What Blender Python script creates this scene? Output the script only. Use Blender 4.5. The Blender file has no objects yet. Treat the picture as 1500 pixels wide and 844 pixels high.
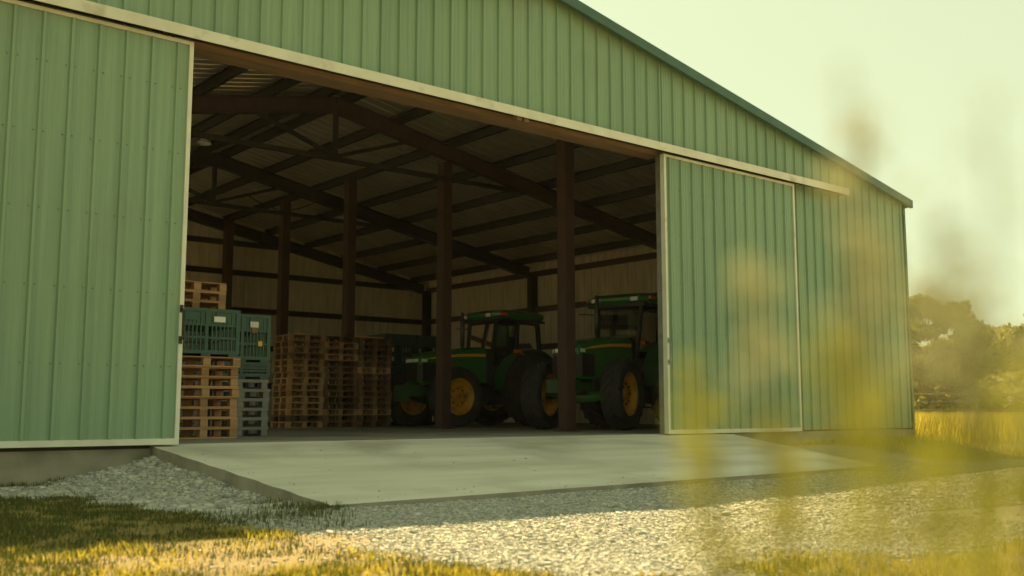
import bpy, math, random
import numpy as np
from mathutils import Vector, Matrix

random.seed(7)
RNG = np.random.default_rng(11)
scene = bpy.context.scene
COL = scene.collection
R = math.radians

# ------------------------------------------------------------------ camera
cd = bpy.data.cameras.new('camera')
cam = bpy.data.objects.new('camera', cd)
COL.objects.link(cam)
CAM = Vector((-4.7055, -11.7864, 0.3835))
YAW = 39.71
cam.location = CAM
cam.rotation_euler = (R(90 + 6.869), 0, R(-YAW))
cd.sensor_width = 36.0
cd.lens = 35.956
cd.clip_start = 0.05
cd.clip_end = 4000
cd.dof.use_dof = True
cd.dof.focus_distance = 15.0
cd.dof.aperture_fstop = 1.8
scene.camera = cam

# ------------------------------------------------------------------ sky, sun, exposure
SUN_AZ, SUN_EL = 31.4, 47.5
world = bpy.data.worlds.new('World')
scene.world = world
world.use_nodes = True
wn = world.node_tree
wn.nodes.clear()
sky = wn.nodes.new('ShaderNodeTexSky')
sky.sky_type = 'NISHITA'
sky.sun_disc = False
sky.sun_elevation = R(SUN_EL)
sky.sun_rotation = R(SUN_AZ)
sky.air_density = 1.0
sky.dust_density = 1.0
sky.ozone_density = 1.0
hs = wn.nodes.new('ShaderNodeHueSaturation')
hs.inputs['Saturation'].default_value = 0.30
tint = wn.nodes.new('ShaderNodeMix')
tint.data_type = 'RGBA'
tint.blend_type = 'MULTIPLY'
tint.inputs[0].default_value = 1.0
tint.inputs[7].default_value = (1.0, 1.0, 0.62, 1)
bg = wn.nodes.new('ShaderNodeBackground')
bg.inputs['Strength'].default_value = 0.05
wo = wn.nodes.new('ShaderNodeOutputWorld')
wn.links.new(sky.outputs[0], hs.inputs['Color'])
wn.links.new(hs.outputs[0], tint.inputs[6])
haze = wn.nodes.new('ShaderNodeMix')
haze.data_type = 'RGBA'
haze.inputs[0].default_value = 0.62
haze.inputs[7].default_value = (6.6, 7.7, 4.7, 1)
wn.links.new(tint.outputs[2], haze.inputs[6])
wn.links.new(haze.outputs[2], bg.inputs['Color'])
wn.links.new(bg.outputs[0], wo.inputs[0])

sd = bpy.data.lights.new('sun', 'SUN')
sd.energy = 5.0
sd.angle = R(0.6)
sd.color = (1.0, 0.77, 0.36)
sun = bpy.data.objects.new('sun', sd)
COL.objects.link(sun)
to_sun = Vector((math.sin(R(SUN_AZ)) * math.cos(R(SUN_EL)), math.cos(R(SUN_AZ)) * math.cos(R(SUN_EL)), math.sin(R(SUN_EL))))
sun.rotation_euler = to_sun.to_track_quat('Z', 'Y').to_euler()
sun.location = to_sun * 60

scene.view_settings.view_transform = 'Standard'
scene.view_settings.look = 'None'
scene.view_settings.gamma = 1
scene.view_settings.exposure = 1.3
scene.view_settings.use_curve_mapping = False
scene.cycles.use_denoising = True
scene.cycles.max_bounces = 8
scene.cycles.diffuse_bounces = 5
scene.cycles.glossy_bounces = 3
scene.cycles.transparent_max_bounces = 12
scene.cycles.sample_clamp_indirect = 6

# ------------------------------------------------------------------ materials
def mat(name, col, rough=0.7, metal=0.0, col2=None, nscale=4.0, stretch=(1, 1, 1), contrast=(0.35, 0.65),
        bump=0.0, bscale=60.0, bstretch=(1, 1, 1), rand=0.0, spec=0.5, dirt=None, dscale=1.5, drange=(0.55, 0.75), coat=0.0):
    m = bpy.data.materials.new(name)
    m.use_nodes = True
    nt = m.node_tree
    b = nt.nodes['Principled BSDF']
    b.inputs['Roughness'].default_value = rough
    b.inputs['Metallic'].default_value = metal
    b.inputs['Specular IOR Level'].default_value = spec
    b.inputs['Coat Weight'].default_value = coat
    b.inputs['Base Color'].default_value = (*col, 1)
    tc = nt.nodes.new('ShaderNodeTexCoord')
    out = None
    def noise(scale, st, detail=4):
        mp = nt.nodes.new('ShaderNodeMapping')
        mp.inputs['Scale'].default_value = st
        nt.links.new(tc.outputs['Object'], mp.inputs[0])
        n = nt.nodes.new('ShaderNodeTexNoise')
        n.inputs['Scale'].default_value = scale
        n.inputs['Detail'].default_value = detail
        nt.links.new(mp.outputs[0], n.inputs['Vector'])
        return n
    def ramp(src, lo, hi):
        r = nt.nodes.new('ShaderNodeMapRange')
        r.inputs[1].default_value = lo
        r.inputs[2].default_value = hi
        nt.links.new(src, r.inputs[0])
        return r.outputs[0]
    def mix(a, bb, f):
        x = nt.nodes.new('ShaderNodeMix')
        x.data_type = 'RGBA'
        for s, v in ((x.inputs[6], a), (x.inputs[7], bb)):
            if isinstance(v, tuple):
                s.default_value = (*v, 1)
            else:
                nt.links.new(v, s)
        nt.links.new(f, x.inputs[0])
        return x.outputs[2]
    cur = col
    if col2 is not None:
        cur = mix(cur, col2, ramp(noise(nscale, stretch).outputs[0], *contrast))
    if dirt is not None:
        cur = mix(cur, dirt, ramp(noise(dscale, (1, 1, 1), 6).outputs[0], *drange))
    if rand > 0:
        oi = nt.nodes.new('ShaderNodeObjectInfo')
        mr = nt.nodes.new('ShaderNodeMapRange')
        mr.inputs[3].default_value = 1 - rand
        mr.inputs[4].default_value = 1 + rand
        nt.links.new(oi.outputs['Random'], mr.inputs[0])
        h = nt.nodes.new('ShaderNodeHueSaturation')
        nt.links.new(mr.outputs[0], h.inputs['Value'])
        if isinstance(cur, tuple):
            h.inputs['Color'].default_value = (*cur, 1)
        else:
            nt.links.new(cur, h.inputs['Color'])
        cur = h.outputs[0]
    if not isinstance(cur, tuple):
        nt.links.new(cur, b.inputs['Base Color'])
    if bump > 0:
        bp = nt.nodes.new('ShaderNodeBump')
        bp.inputs['Strength'].default_value = bump
        bp.inputs['Distance'].default_value = 0.01
        nt.links.new(noise(bscale, bstretch).outputs[0], bp.inputs['Height'])
        nt.links.new(bp.outputs[0], b.inputs['Normal'])
    return m

M = {}
M['green_metal'] = mat('green_metal', (0.178, 0.284, 0.188), 0.40, 0, (0.220, 0.330, 0.216), 5, (3, 3, 0.10), (0.32, 0.68), 0.22, 1.6, (1, 1, 0.5), 0.06, 0.5, (0.185, 0.235, 0.15), 0.8, (0.55, 0.90))
M['dark_green_trim'] = mat('dark_green_trim', (0.035, 0.095, 0.070), 0.4, 0, (0.045, 0.115, 0.085), 3)
M['cream_trim'] = mat('cream_trim', (0.66, 0.66, 0.57), 0.5, 0, (0.57, 0.56, 0.47), 3, (1, 1, 1), (0.4, 0.7), 0, 60, (1, 1, 1), 0, 0.5, (0.35, 0.30, 0.2), 2.5, (0.62, 0.8))
M['liner'] = mat('liner_metal', (0.70, 0.64, 0.52), 0.45, 0.0, (0.58, 0.52, 0.42), 4, (2, 2, 0.3))
M['galvanised'] = mat('galvanised', (0.80, 0.74, 0.64), 0.30, 0.75, (0.62, 0.56, 0.47), 2.5, (0.6, 2, 1), (0.35, 0.7), 0.15, 3.0)
M['steel_red'] = mat('red_oxide_steel', (0.075, 0.035, 0.028), 0.6, 0.1, (0.055, 0.026, 0.021), 6, (1, 1, 0.4), (0.3, 0.7), 0, 60, (1, 1, 1), 0.1, 0.5, (0.05, 0.028, 0.02), 3, (0.55, 0.75))
M['steel_dark'] = mat('dark_steel', (0.022, 0.018, 0.016), 0.55, 0.2, (0.03, 0.024, 0.02), 4)
M['steel_grey'] = mat('grey_steel', (0.26, 0.27, 0.26), 0.45, 0.5, (0.2, 0.21, 0.2), 5)
M['wood_beam'] = mat('header_wood', (0.23, 0.15, 0.085), 0.75, 0, (0.16, 0.10, 0.055), 8, (0.2, 3, 3))
M['concrete'] = mat('concrete', (0.56, 0.53, 0.455), 0.85, 0, (0.47, 0.445, 0.38), 1.2, (0.35, 1.2, 1), (0.38, 0.68), 0.25, 55, (1, 1, 1), 0, 0.3, (0.40, 0.375, 0.315), 0.7, (0.56, 0.74))
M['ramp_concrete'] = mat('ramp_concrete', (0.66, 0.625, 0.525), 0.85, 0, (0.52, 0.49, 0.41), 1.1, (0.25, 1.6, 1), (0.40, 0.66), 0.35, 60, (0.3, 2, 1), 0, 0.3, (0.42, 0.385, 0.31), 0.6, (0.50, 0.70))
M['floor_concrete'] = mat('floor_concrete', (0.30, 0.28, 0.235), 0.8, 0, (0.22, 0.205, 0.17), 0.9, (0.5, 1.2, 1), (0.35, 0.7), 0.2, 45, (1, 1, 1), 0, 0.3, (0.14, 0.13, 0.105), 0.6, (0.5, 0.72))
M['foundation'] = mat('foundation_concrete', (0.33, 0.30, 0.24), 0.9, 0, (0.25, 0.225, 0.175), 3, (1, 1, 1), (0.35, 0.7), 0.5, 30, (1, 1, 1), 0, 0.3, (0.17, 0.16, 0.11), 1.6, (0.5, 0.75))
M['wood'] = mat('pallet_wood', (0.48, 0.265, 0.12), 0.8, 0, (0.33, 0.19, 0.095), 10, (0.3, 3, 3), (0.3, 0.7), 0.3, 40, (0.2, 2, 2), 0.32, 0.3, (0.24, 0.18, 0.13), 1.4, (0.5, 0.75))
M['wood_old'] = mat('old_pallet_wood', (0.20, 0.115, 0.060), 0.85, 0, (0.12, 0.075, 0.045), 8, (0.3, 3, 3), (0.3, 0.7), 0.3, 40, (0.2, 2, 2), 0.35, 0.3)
M['grey_plastic'] = mat('grey_plastic', (0.115, 0.12, 0.12), 0.4, 0, (0.16, 0.165, 0.16), 6, rand=0.15)
M['crate'] = mat('crate_plastic', (0.011, 0.066, 0.044), 0.42, 0, (0.016, 0.080, 0.055), 5)
M['crate_dark'] = mat('dark_crate_plastic', (0.016, 0.045, 0.048), 0.5, 0, (0.02, 0.06, 0.06), 5)
M['paper'] = mat('paper_label', (0.78, 0.76, 0.70), 0.7)
M['tractor_green'] = mat('tractor_green', (0.020, 0.150, 0.026), 0.25, 0, (0.024, 0.165, 0.031), 4, coat=0.5)
M['tractor_dark_green'] = mat('tractor_dark_green', (0.012, 0.075, 0.018), 0.55)
M['stripe_yellow'] = mat('stripe_yellow', (0.85, 0.47, 0.02), 0.35)
M['tractor_dark'] = mat('tractor_black', (0.014, 0.016, 0.016), 0.55)
M['tractor_yellow'] = mat('tractor_yellow', (0.72, 0.36, 0.015), 0.35, 0, (0.60, 0.28, 0.012), 5, dirt=(0.20, 0.12, 0.04), dscale=5, drange=(0.5, 0.8))
M['tyre'] = mat('tyre_rubber', (0.022, 0.022, 0.022), 0.8, 0, (0.045, 0.042, 0.037), 5, (1, 1, 1), (0.4, 0.75), 0.2, 40)
M['lamp'] = mat('headlamp_glass', (0.80, 0.80, 0.76), 0.15)
M['amber'] = mat('amber_lens', (0.75, 0.13, 0.012), 0.25)
M['red_lens'] = mat('red_lens', (0.35, 0.02, 0.015), 0.25)
M['chrome'] = mat('metal_pipe', (0.10, 0.10, 0.10), 0.4, 0.8)
M['bark'] = mat('bark', (0.11, 0.085, 0.06), 0.9, 0, (0.07, 0.055, 0.04), 6)
M['stone'] = mat('gravel_stone', (0.30, 0.285, 0.25), 0.85)
M['fence_wood'] = mat('weathered_wood', (0.30, 0.25, 0.19), 0.85, 0, (0.22, 0.18, 0.13), 8)

def glass():
    m = bpy.data.materials.new('cab_glass')
    m.use_nodes = True
    nt = m.node_tree
    nt.nodes.clear()
    o = nt.nodes.new('ShaderNodeOutputMaterial')
    mx = nt.nodes.new('ShaderNodeMixShader')
    fr = nt.nodes.new('ShaderNodeFresnel')
    fr.inputs[0].default_value = 1.5
    t = nt.nodes.new('ShaderNodeBsdfTransparent')
    t.inputs[0].default_value = (0.62, 0.72, 0.66, 1)
    g = nt.nodes.new('ShaderNodeBsdfGlossy')
    g.inputs['Roughness'].default_value = 0.03
    nt.links.new(fr.outputs[0], mx.inputs[0])
    nt.links.new(t.outputs[0], mx.inputs[1])
    nt.links.new(g.outputs[0], mx.inputs[2])
    nt.links.new(mx.outputs[0], o.inputs[0])
    return m
M['glass'] = glass()

def leafy(name, c1, c2, c3=None, trans=0.4, rough=0.6, rscale=1.0, spec=0.3):
    """leaf material: colour varies per leaf island, light passes through"""
    m = bpy.data.materials.new(name)
    m.use_nodes = True
    nt = m.node_tree
    b = nt.nodes['Principled BSDF']
    b.inputs['Roughness'].default_value = rough
    b.inputs['Specular IOR Level'].default_value = spec
    o = nt.nodes['Material Output']
    geo = nt.nodes.new('ShaderNodeNewGeometry')
    cr = nt.nodes.new('ShaderNodeValToRGB')
    cr.color_ramp.elements[0].color = (*c1, 1)
    cr.color_ramp.elements[1].color = (*c2, 1)
    if c3:
        e = cr.color_ramp.elements.new(0.82)
        e.color = (*c2, 1)
        cr.color_ramp.elements[-1].color = (*c3, 1)
    nt.links.new(geo.outputs['Random Per Island'], cr.inputs[0])
    nt.links.new(cr.outputs[0], b.inputs['Base Color'])
    t = nt.nodes.new('ShaderNodeBsdfTranslucent')
    nt.links.new(cr.outputs[0], t.inputs[0])
    mx = nt.nodes.new('ShaderNodeMixShader')
    mx.inputs[0].default_value = trans
    nt.links.new(b.outputs[0], mx.inputs[1])
    nt.links.new(t.outputs[0], mx.inputs[2])
    nt.links.new(mx.outputs[0], o.inputs[0])
    return m
M['leaf_a'] = leafy('oak_leaves', (0.09, 0.10, 0.016), (0.20, 0.20, 0.035), (0.38, 0.34, 0.08), 0.55)
M['leaf_b'] = leafy('autumn_leaves', (0.22, 0.21, 0.04), (0.40, 0.36, 0.08), (0.56, 0.48, 0.14), 0.55)
M['grass'] = leafy('grass_blades', (0.055, 0.085, 0.018), (0.13, 0.135, 0.03), (0.30, 0.22, 0.07), 0.4)
M['dry_grass'] = leafy('dry_grass', (0.34, 0.28, 0.025), (0.54, 0.43, 0.05), (0.68, 0.54, 0.14), 0.5)
M['weed_leaf'] = leafy('weed_leaves', (0.17, 0.20, 0.02), (0.33, 0.35, 0.04), (0.52, 0.47, 0.08), 0.6)
M['weed_leaf_dark'] = leafy('dark_weed_leaves', (0.06, 0.085, 0.012), (0.12, 0.15, 0.02), (0.24, 0.25, 0.04), 0.5)
M['weed_stem'] = mat('weed_stem', (0.15, 0.14, 0.05), 0.7)
M['weed_flower'] = leafy('yellow_florets', (0.52, 0.52, 0.08), (0.62, 0.60, 0.13), (0.68, 0.65, 0.24), 0.6)
M['weed_seed'] = leafy('seed_plume', (0.60, 0.60, 0.44), (0.68, 0.67, 0.50), (0.76, 0.74, 0.58), 0.7)

def stone_mat():
    m = bpy.data.materials.new('crushed_stone')
    m.use_nodes = True
    nt = m.node_tree
    b = nt.nodes['Principled BSDF']
    b.inputs['Roughness'].default_value = 0.85
    geo = nt.nodes.new('ShaderNodeNewGeometry')
    cr = nt.nodes.new('ShaderNodeValToRGB')
    e = cr.color_ramp.elements
    e[0].color = (0.20, 0.20, 0.185, 1)
    e[1].color = (0.58, 0.545, 0.46, 1)
    x = e.new(0.25); x.color = (0.33, 0.325, 0.29, 1)
    x = e.new(0.75); x.color = (0.45, 0.43, 0.37, 1)
    nt.links.new(geo.outputs['Random Per Island'], cr.inputs[0])
    nt.links.new(cr.outputs[0], b.inputs['Base Color'])
    return m
M['stone'] = stone_mat()

def ground_mat():
    m = bpy.data.materials.new('ground_soil')
    m.use_nodes = True
    nt = m.node_tree
    b = nt.nodes['Principled BSDF']
    b.inputs['Roughness'].default_value = 0.95
    b.inputs['Specular IOR Level'].default_value = 0.15
    tc = nt.nodes.new('ShaderNodeTexCoord')
    def noise(s, d=6):
        n = nt.nodes.new('ShaderNodeTexNoise')
        n.inputs['Scale'].default_value = s
        n.inputs['Detail'].default_value = d
        nt.links.new(tc.outputs['Object'], n.inputs['Vector'])
        return n.outputs[0]
    def mixc(a, c, f):
        x = nt.nodes.new('ShaderNodeMix')
        x.data_type = 'RGBA'
        for s, v in ((x.inputs[6], a), (x.inputs[7], c)):
            if isinstance(v, tuple):
                s.default_value = (*v, 1)
            else:
                nt.links.new(v, s)
        nt.links.new(f, x.inputs[0])
        return x.outputs[2]
    def attr(n):
        a = nt.nodes.new('ShaderNodeAttribute')
        a.attribute_name = n
        return a.outputs['Fac']
    soil = mixc((0.25, 0.18, 0.095), (0.48, 0.37, 0.23), noise(14, 10))
    vor = nt.nodes.new('ShaderNodeTexVoronoi')
    vor.inputs['Scale'].default_value = 42
    nt.links.new(tc.outputs['Object'], vor.inputs['Vector'])
    sep = nt.nodes.new('ShaderNodeSeparateColor')
    nt.links.new(vor.outputs['Color'], sep.inputs[0])
    grav = mixc((0.30, 0.285, 0.245), (0.46, 0.435, 0.37), sep.outputs[0])
    turf = mixc((0.12, 0.10, 0.030), (0.36, 0.27, 0.09), noise(4))
    c = mixc(soil, grav, attr('gravel'))
    c = mixc(c, turf, attr('turf'))
    nt.links.new(c, b.inputs['Base Color'])
    bp = nt.nodes.new('ShaderNodeBump')
    bp.inputs['Strength'].default_value = 1.0
    bp.inputs['Distance'].default_value = 0.03
    nt.links.new(noise(45), bp.inputs['Height'])
    nt.links.new(bp.outputs[0], b.inputs['Normal'])
    return m
M['ground'] = ground_mat()

# ------------------------------------------------------------------ mesh helpers
class MB:
    def __init__(self):
        self.v, self.f, self.m = [], [], []
    def add(self, vs, fs, mi=0):
        n = len(self.v)
        self.v += [tuple(x) for x in vs]
        self.f += [tuple(i + n for i in q) for q in fs]
        self.m += [mi] * len(fs)
        return self
    def box(self, x0, x1, y0, y1, z0, z1, mi=0, T=None):
        vs = [(x, y, z) for z in (z0, z1) for y in (y0, y1) for x in (x0, x1)]
        if T is not None:
            vs = [tuple(T @ Vector(p)) for p in vs]
        return self.add(vs, [(0, 2, 3, 1), (4, 5, 7, 6), (0, 1, 5, 4), (2, 6, 7, 3), (0, 4, 6, 2), (1, 3, 7, 5)], mi)
    def bar(self, a, b, w, h, mi=0, up=(0, 0, 1)):
        a, b = Vector(a), Vector(b)
        d = (b - a)
        L = d.length
        d.normalize()
        s = d.cross(Vector(up))
        if s.length < 1e-4:
            s = Vector((1, 0, 0))
        s.normalize()
        u = s.cross(d)
        vs = []
        for p in (a, b):
            for (i, j) in ((-1, -1), (1, -1), (1, 1), (-1, 1)):
                vs.append(p + s * (i * w / 2) + u * (j * h / 2))
        return self.add(vs, [(0, 1, 2, 3), (7, 6, 5, 4), (0, 4, 5, 1), (1, 5, 6, 2), (2, 6, 7, 3), (3, 7, 4, 0)], mi)
    def tube(self, pts, r, n=8, mi=0, caps=True):
        pts = [Vector(p) for p in pts]
        rs = r if isinstance(r, (list, tuple)) else [r] * len(pts)
        base = []
        prev = None
        for i, p in enumerate(pts):
            d = (pts[min(i + 1, len(pts) - 1)] - pts[max(i - 1, 0)]).normalized()
            if prev is None:
                s = d.orthogonal().normalized()
            else:
                s = (prev - d * prev.dot(d)).normalized()
            prev = s
            u = d.cross(s)
            for k in range(n):
                a = 2 * math.pi * k / n
                base.append(p + (s * math.cos(a) + u * math.sin(a)) * rs[i])
        fs = []
        for i in range(len(pts) - 1):
            for k in range(n):
                fs.append((i * n + k, i * n + (k + 1) % n, (i + 1) * n + (k + 1) % n, (i + 1) * n + k))
        if caps:
            fs.append(tuple(range(n - 1, -1, -1)))
            fs.append(tuple((len(pts) - 1) * n + k for k in range(n)))
        return self.add(base, fs, mi)
    def lathe_y(self, prof, n=40, mi=0, c=(0, 0, 0), close=False):
        """prof: list of (radius, y)"""
        vs, fs = [], []
        for (r, y) in prof:
            for k in range(n):
                a = 2 * math.pi * k / n
                vs.append((c[0] + r * math.cos(a), c[1] + y, c[2] + r * math.sin(a)))
        m = len(prof)
        for i in range(m - 1 if not close else m):
            j = (i + 1) % m
            for k in range(n):
                fs.append((i * n + k, i * n + (k + 1) % n, j * n + (k + 1) % n, j * n + k))
        return self.add(vs, fs, mi)
    def prism(self, poly, y0, y1, mi=0):
        """poly: (x,z) outline, extruded along y"""
        n = len(poly)
        vs = [(x, y0, z) for x, z in poly] + [(x, y1, z) for x, z in poly]
        fs = [tuple(range(n)), tuple(range(2 * n - 1, n - 1, -1))]
        fs += [(i, i + n, (i + 1) % n + n, (i + 1) % n) for i in range(n)]
        return self.add(vs, fs, mi)
    def mesh(self, name, mats, smooth=False):
        me = bpy.data.meshes.new(name)
        me.from_pydata([tuple(p) for p in self.v], [], self.f)
        for x in (mats if isinstance(mats, (list, tuple)) else [mats]):
            me.materials.append(M[x] if isinstance(x, str) else x)
        if any(self.m):
            me.polygons.foreach_set('material_index', self.m)
        if smooth:
            me.polygons.foreach_set('use_smooth', [True] * len(me.polygons))
        me.validate()
        return me
    def build(self, name, mats, parent=None, smooth=False, loc=None, rz=0, bevel=0):
        o = bpy.data.objects.new(name, self.mesh(name, mats, smooth))
        COL.objects.link(o)
        if parent is not None:
            o.parent = parent
        if loc is not None:
            o.location = loc
        o.rotation_euler.z = rz
        if bevel:
            md = o.modifiers.new('bevel', 'BEVEL')
            md.width = bevel
            md.segments = 2
            md.limit_method = 'ANGLE'
        return o

def empty(name, loc=(0, 0, 0), rz=0, parent=None):
    o = bpy.data.objects.new(name, None)
    o.empty_display_size = 0.3
    COL.objects.link(o)
    o.location = loc
    o.rotation_euler.z = rz
    o.parent = parent
    return o
def tag(o, label=None, cat=None, group=None, kind=None):
    if label: o['label'] = label
    if cat: o['category'] = cat
    if group: o['group'] = group
    if kind: o['kind'] = kind
    return o
def link_mesh(name, me, parent=None, loc=(0, 0, 0), rz=0):
    o = bpy.data.objects.new(name, me)
    COL.objects.link(o)
    o.parent = parent
    o.location = loc
    o.rotation_euler.z = rz
    return o
def copy_tree(o, parent=None):
    c = o.copy()
    COL.objects.link(c)
    c.parent = parent
    for ch in list(o.children):
        copy_tree(ch, c)
    return c
def big_mesh(name, verts, faces, material, smooth=False):
    """fast mesh from numpy arrays; faces (n,3) or (n,4)"""
    me = bpy.data.meshes.new(name)
    nv, nf, k = len(verts), len(faces), faces.shape[1]
    me.vertices.add(nv)
    me.vertices.foreach_set('co', np.ascontiguousarray(verts, dtype=np.float32).ravel())
    me.loops.add(nf * k)
    me.loops.foreach_set('vertex_index', np.ascontiguousarray(faces, dtype=np.int32).ravel())
    me.polygons.add(nf)
    me.polygons.foreach_set('loop_start', np.arange(0, nf * k, k, dtype=np.int32))
    me.polygons.foreach_set('loop_total', np.full(nf, k, dtype=np.int32))
    if smooth:
        me.polygons.foreach_set('use_smooth', np.ones(nf, dtype=bool))
    me.update(calc_edges=True)
    me.materials.append(M[material])
    o = bpy.data.objects.new(name, me)
    COL.objects.link(o)
    return o

def vnoise(x, y, s, seed=0):
    """smooth value noise, numpy"""
    x = np.asarray(x, float) * s + 1000.3 * (seed + 1)
    y = np.asarray(y, float) * s + 517.7 * (seed + 1)
    xi, yi = np.floor(x), np.floor(y)
    fx, fy = x - xi, y - yi
    fx = fx * fx * (3 - 2 * fx)
    fy = fy * fy * (3 - 2 * fy)
    def h(a, b):
        t = np.sin(a * 127.1 + b * 311.7 + seed * 74.7) * 43758.5453
        return t - np.floor(t)
    return (h(xi, yi) * (1 - fx) + h(xi + 1, yi) * fx) * (1 - fy) + (h(xi, yi + 1) * (1 - fx) + h(xi + 1, yi + 1) * fx) * fy
def smooth01(x, a, b):
    t = np.clip((np.asarray(x, float) - a) / (b - a), 0, 1)
    return t * t * (3 - 2 * t)

# ------------------------------------------------------------------ ground
XW0, XW1 = -5.1, 16.7          # barn side walls
YF, YB = 0.12, 18.95           # barn front and back walls
RX, RZ, SL = 5.8, 7.185, 0.1905   # ridge x, ridge height, roof slope
def roof_z(x): return RZ - SL * abs(x - RX)

def ground_z(x, y):
    x = np.asarray(x, float); y = np.asarray(y, float)
    z = -0.435 + 0.04 * (vnoise(x, y, 0.35, 3) - 0.5) + 0.03 * (vnoise(x, y, 1.3, 4) - 0.5)
    # gravel heaped up against the ramp edge and along its front
    d = np.sqrt(((x + 0.5) / 0.9) ** 2 + ((y + 0.6) / 1.6) ** 2)
    z = z + 0.13 * (1 - smooth01(d, 0.1, 1.1))
    z = z - 0.10 * smooth01(-y, 8.5, 13)
    lip = -0.004 - 0.0923 * (0.19 - y) - 0.13 - 0.22 * np.maximum(-0.28 - x, 0) + 0.03 * (vnoise(x, y, 3.0, 5) - 0.5)
    z = np.where((x < -0.2) & (x > -2.2) & (y < 0.3) & (y > -4.2), np.maximum(z, lip), z)
    z = z + 0.20 * smooth01(x, 10.4, 11.8) * smooth01(y, -3.2, -0.4)
    far = smooth01(np.hypot(x - 3, y), 25, 60)
    z = z * (1 - far) + far * (-0.45 + 0.5 * (vnoise(x, y, 0.02, 6) - 0.5))
    return z
def turf_mask(x, y):
    x = np.asarray(x, float); y = np.asarray(y, float)
    n = vnoise(x, y, 1.1, 8) - 0.5
    n2 = vnoise(x, y, 3.5, 9) - 0.5
    # left lawn: its right edge runs beside the ramp and then out along the track
    edge = np.where(y > -4.2, -1.15 + 0.02 * y, -1.25 - 0.35 * smooth01(-y, 4.2, 7.5))
    a = smooth01(edge - x + 0.7 * n + 0.3 * n2, -0.15, 0.25)
    a = a * smooth01(-y + 0.6 * n + 0.3 * n2, 1.0, 1.5)
    # worn bare strip through the lawn
    bare = (1 - smooth01(np.abs(y + 5.95 + 0.25 * (x + 2) + 0.9 * n + 0.5 * n2), 0.15, 0.8)) * smooth01(x + 0.5 * n, -3.0, -2.5)
    a = a * (1 - 0.72 * bare)
    # tufts near the camera along the bottom of the picture
    b = smooth01(-y - 8.15 + 0.25 * (x + 0.0) * -1 + 1.2 * n + 0.6 * n2, 0.0, 0.5) * smooth01(-x, -6, -3)
    # meadow right of and behind the barn
    c = smooth01(x + 1.5 * n, 11.5, 13.0) * smooth01(y + 1.5 * n + 0.6 * n2, -4.2, -3.0)
    c = np.maximum(c, smooth01(np.hypot(x - 3, y), 34, 42))
    c = np.maximum(c, smooth01(-x - 0.4 * np.clip(y, -9, 9), 5.2, 6.4) * smooth01(-y, -0.5, 1.5))
    c = np.maximum(c, smooth01(-x, 26, 28))
    c = np.where((x < -5.2) & (x > -26) & (y > 1) & (y < 30), 0, c)  # no turf on the unseen yard added to bounce light indoors
    return np.clip(np.maximum(np.maximum(a, b * 0.9), c), 0, 1)
def gravel_mask(x, y):
    x = np.asarray(x, float); y = np.asarray(y, float)
    n = vnoise(x, y, 1.4, 12) - 0.5
    g = smooth01(x + 0.6 * n, -1.9, -1.2) * (1 - smooth01(-y, 9.5, 11))
    g = np.maximum(g, smooth01(-x, -0.1, 0.2) * smooth01(x + 0.5 * n, -3.2, -1.8) * (1 - smooth01(-y + 0.5 * n, 1.0, 1.6)))
    g = g * (1 - turf_mask(x, y))
    g = np.maximum(g, np.where((x < -5.2) & (x > -28) & (y > 0) & (y < 32), 1.0, 0.0))  # unseen pale yard outside the left bay, added to bounce light indoors
    bare = (1 - smooth01(np.hypot((x + 1.9) / 1.3, (y + 5.9) / 0.7), 0.5, 1.0))
    return np.clip(g * (1 - bare), 0, 1)

def axis(lo, hi, step, far):
    core = np.arange(lo, hi + 1e-6, step)
    out, s, v = [], step * 2, 0
    while v < far:
        v += s; s *= 1.35; out.append(v)
    out = np.array(out)
    return np.concatenate([(lo - out)[::-1], core, hi + out])
gx = axis(-8, 20, 0.14, 2500)
gy = axis(-13, 1, 0.14, 2500)
GX, GY = np.meshgrid(gx, gy)
GZ = ground_z(GX, GY)
nx, ny = len(gx), len(gy)
idx = np.arange(nx * ny).reshape(ny, nx)
gf = np.stack([idx[:-1, :-1], idx[:-1, 1:], idx[1:, 1:], idx[1:, :-1]], -1).reshape(-1, 4)
ground = big_mesh('ground', np.stack([GX, GY, GZ], -1).reshape(-1, 3), gf, 'ground', True)
for nm, arr in (('gravel', gravel_mask(GX, GY)), ('turf', turf_mask(GX, GY))):
    at = ground.data.attributes.new(nm, 'FLOAT', 'POINT')
    at.data.foreach_set('value', arr.astype(np.float32).ravel())
tag(ground, kind='structure')

# floor slab and sloping apron
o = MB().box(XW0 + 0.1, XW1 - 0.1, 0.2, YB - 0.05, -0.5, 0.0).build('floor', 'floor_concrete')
tag(o, kind='structure')
b = MB()
top = [(-0.28, 0.19, -0.004), (-0.30, -4.10, -0.40), (8.55, -3.92, -0.375), (10.3, 0.19, -0.004)]
nseg = 24
vs = []
for i in range(nseg + 1):
    t = i / nseg
    for (p, q) in ((top[0], top[1]), (top[3], top[2])):
        wob = 0.012 * math.sin(i * 1.7) * (0.4 + t)
        vs.append((p[0] + (q[0] - p[0]) * t + (wob if p is top[0] else -wob), p[1] + (q[1] - p[1]) * t, p[2] + (q[2] - p[2]) * t))
n0 = len(vs)
vs += [(x, y, -0.75) for x, y, z in vs[:n0]]
fs, ft = [], []
for i in range(nseg):
    a = 2 * i
    ft.append((a, a + 2, a + 3, a + 1))
    fs += [(a, n0 + a, n0 + a + 2, a + 2), (a + 1, a + 3, n0 + a + 3, n0 + a + 1)]
fs += [(2 * nseg, n0 + 2 * nseg, n0 + 2 * nseg + 1, 2 * nseg + 1), (0, 1, n0 + 1, n0)]
b.add(vs, fs, 1)  # sides in darker dirty concrete, with their shade put into the colour
b.f += ft
b.m += [0] * len(ft)
o = b.build('concrete_ramp', ['ramp_concrete', 'foundation'])
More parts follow.
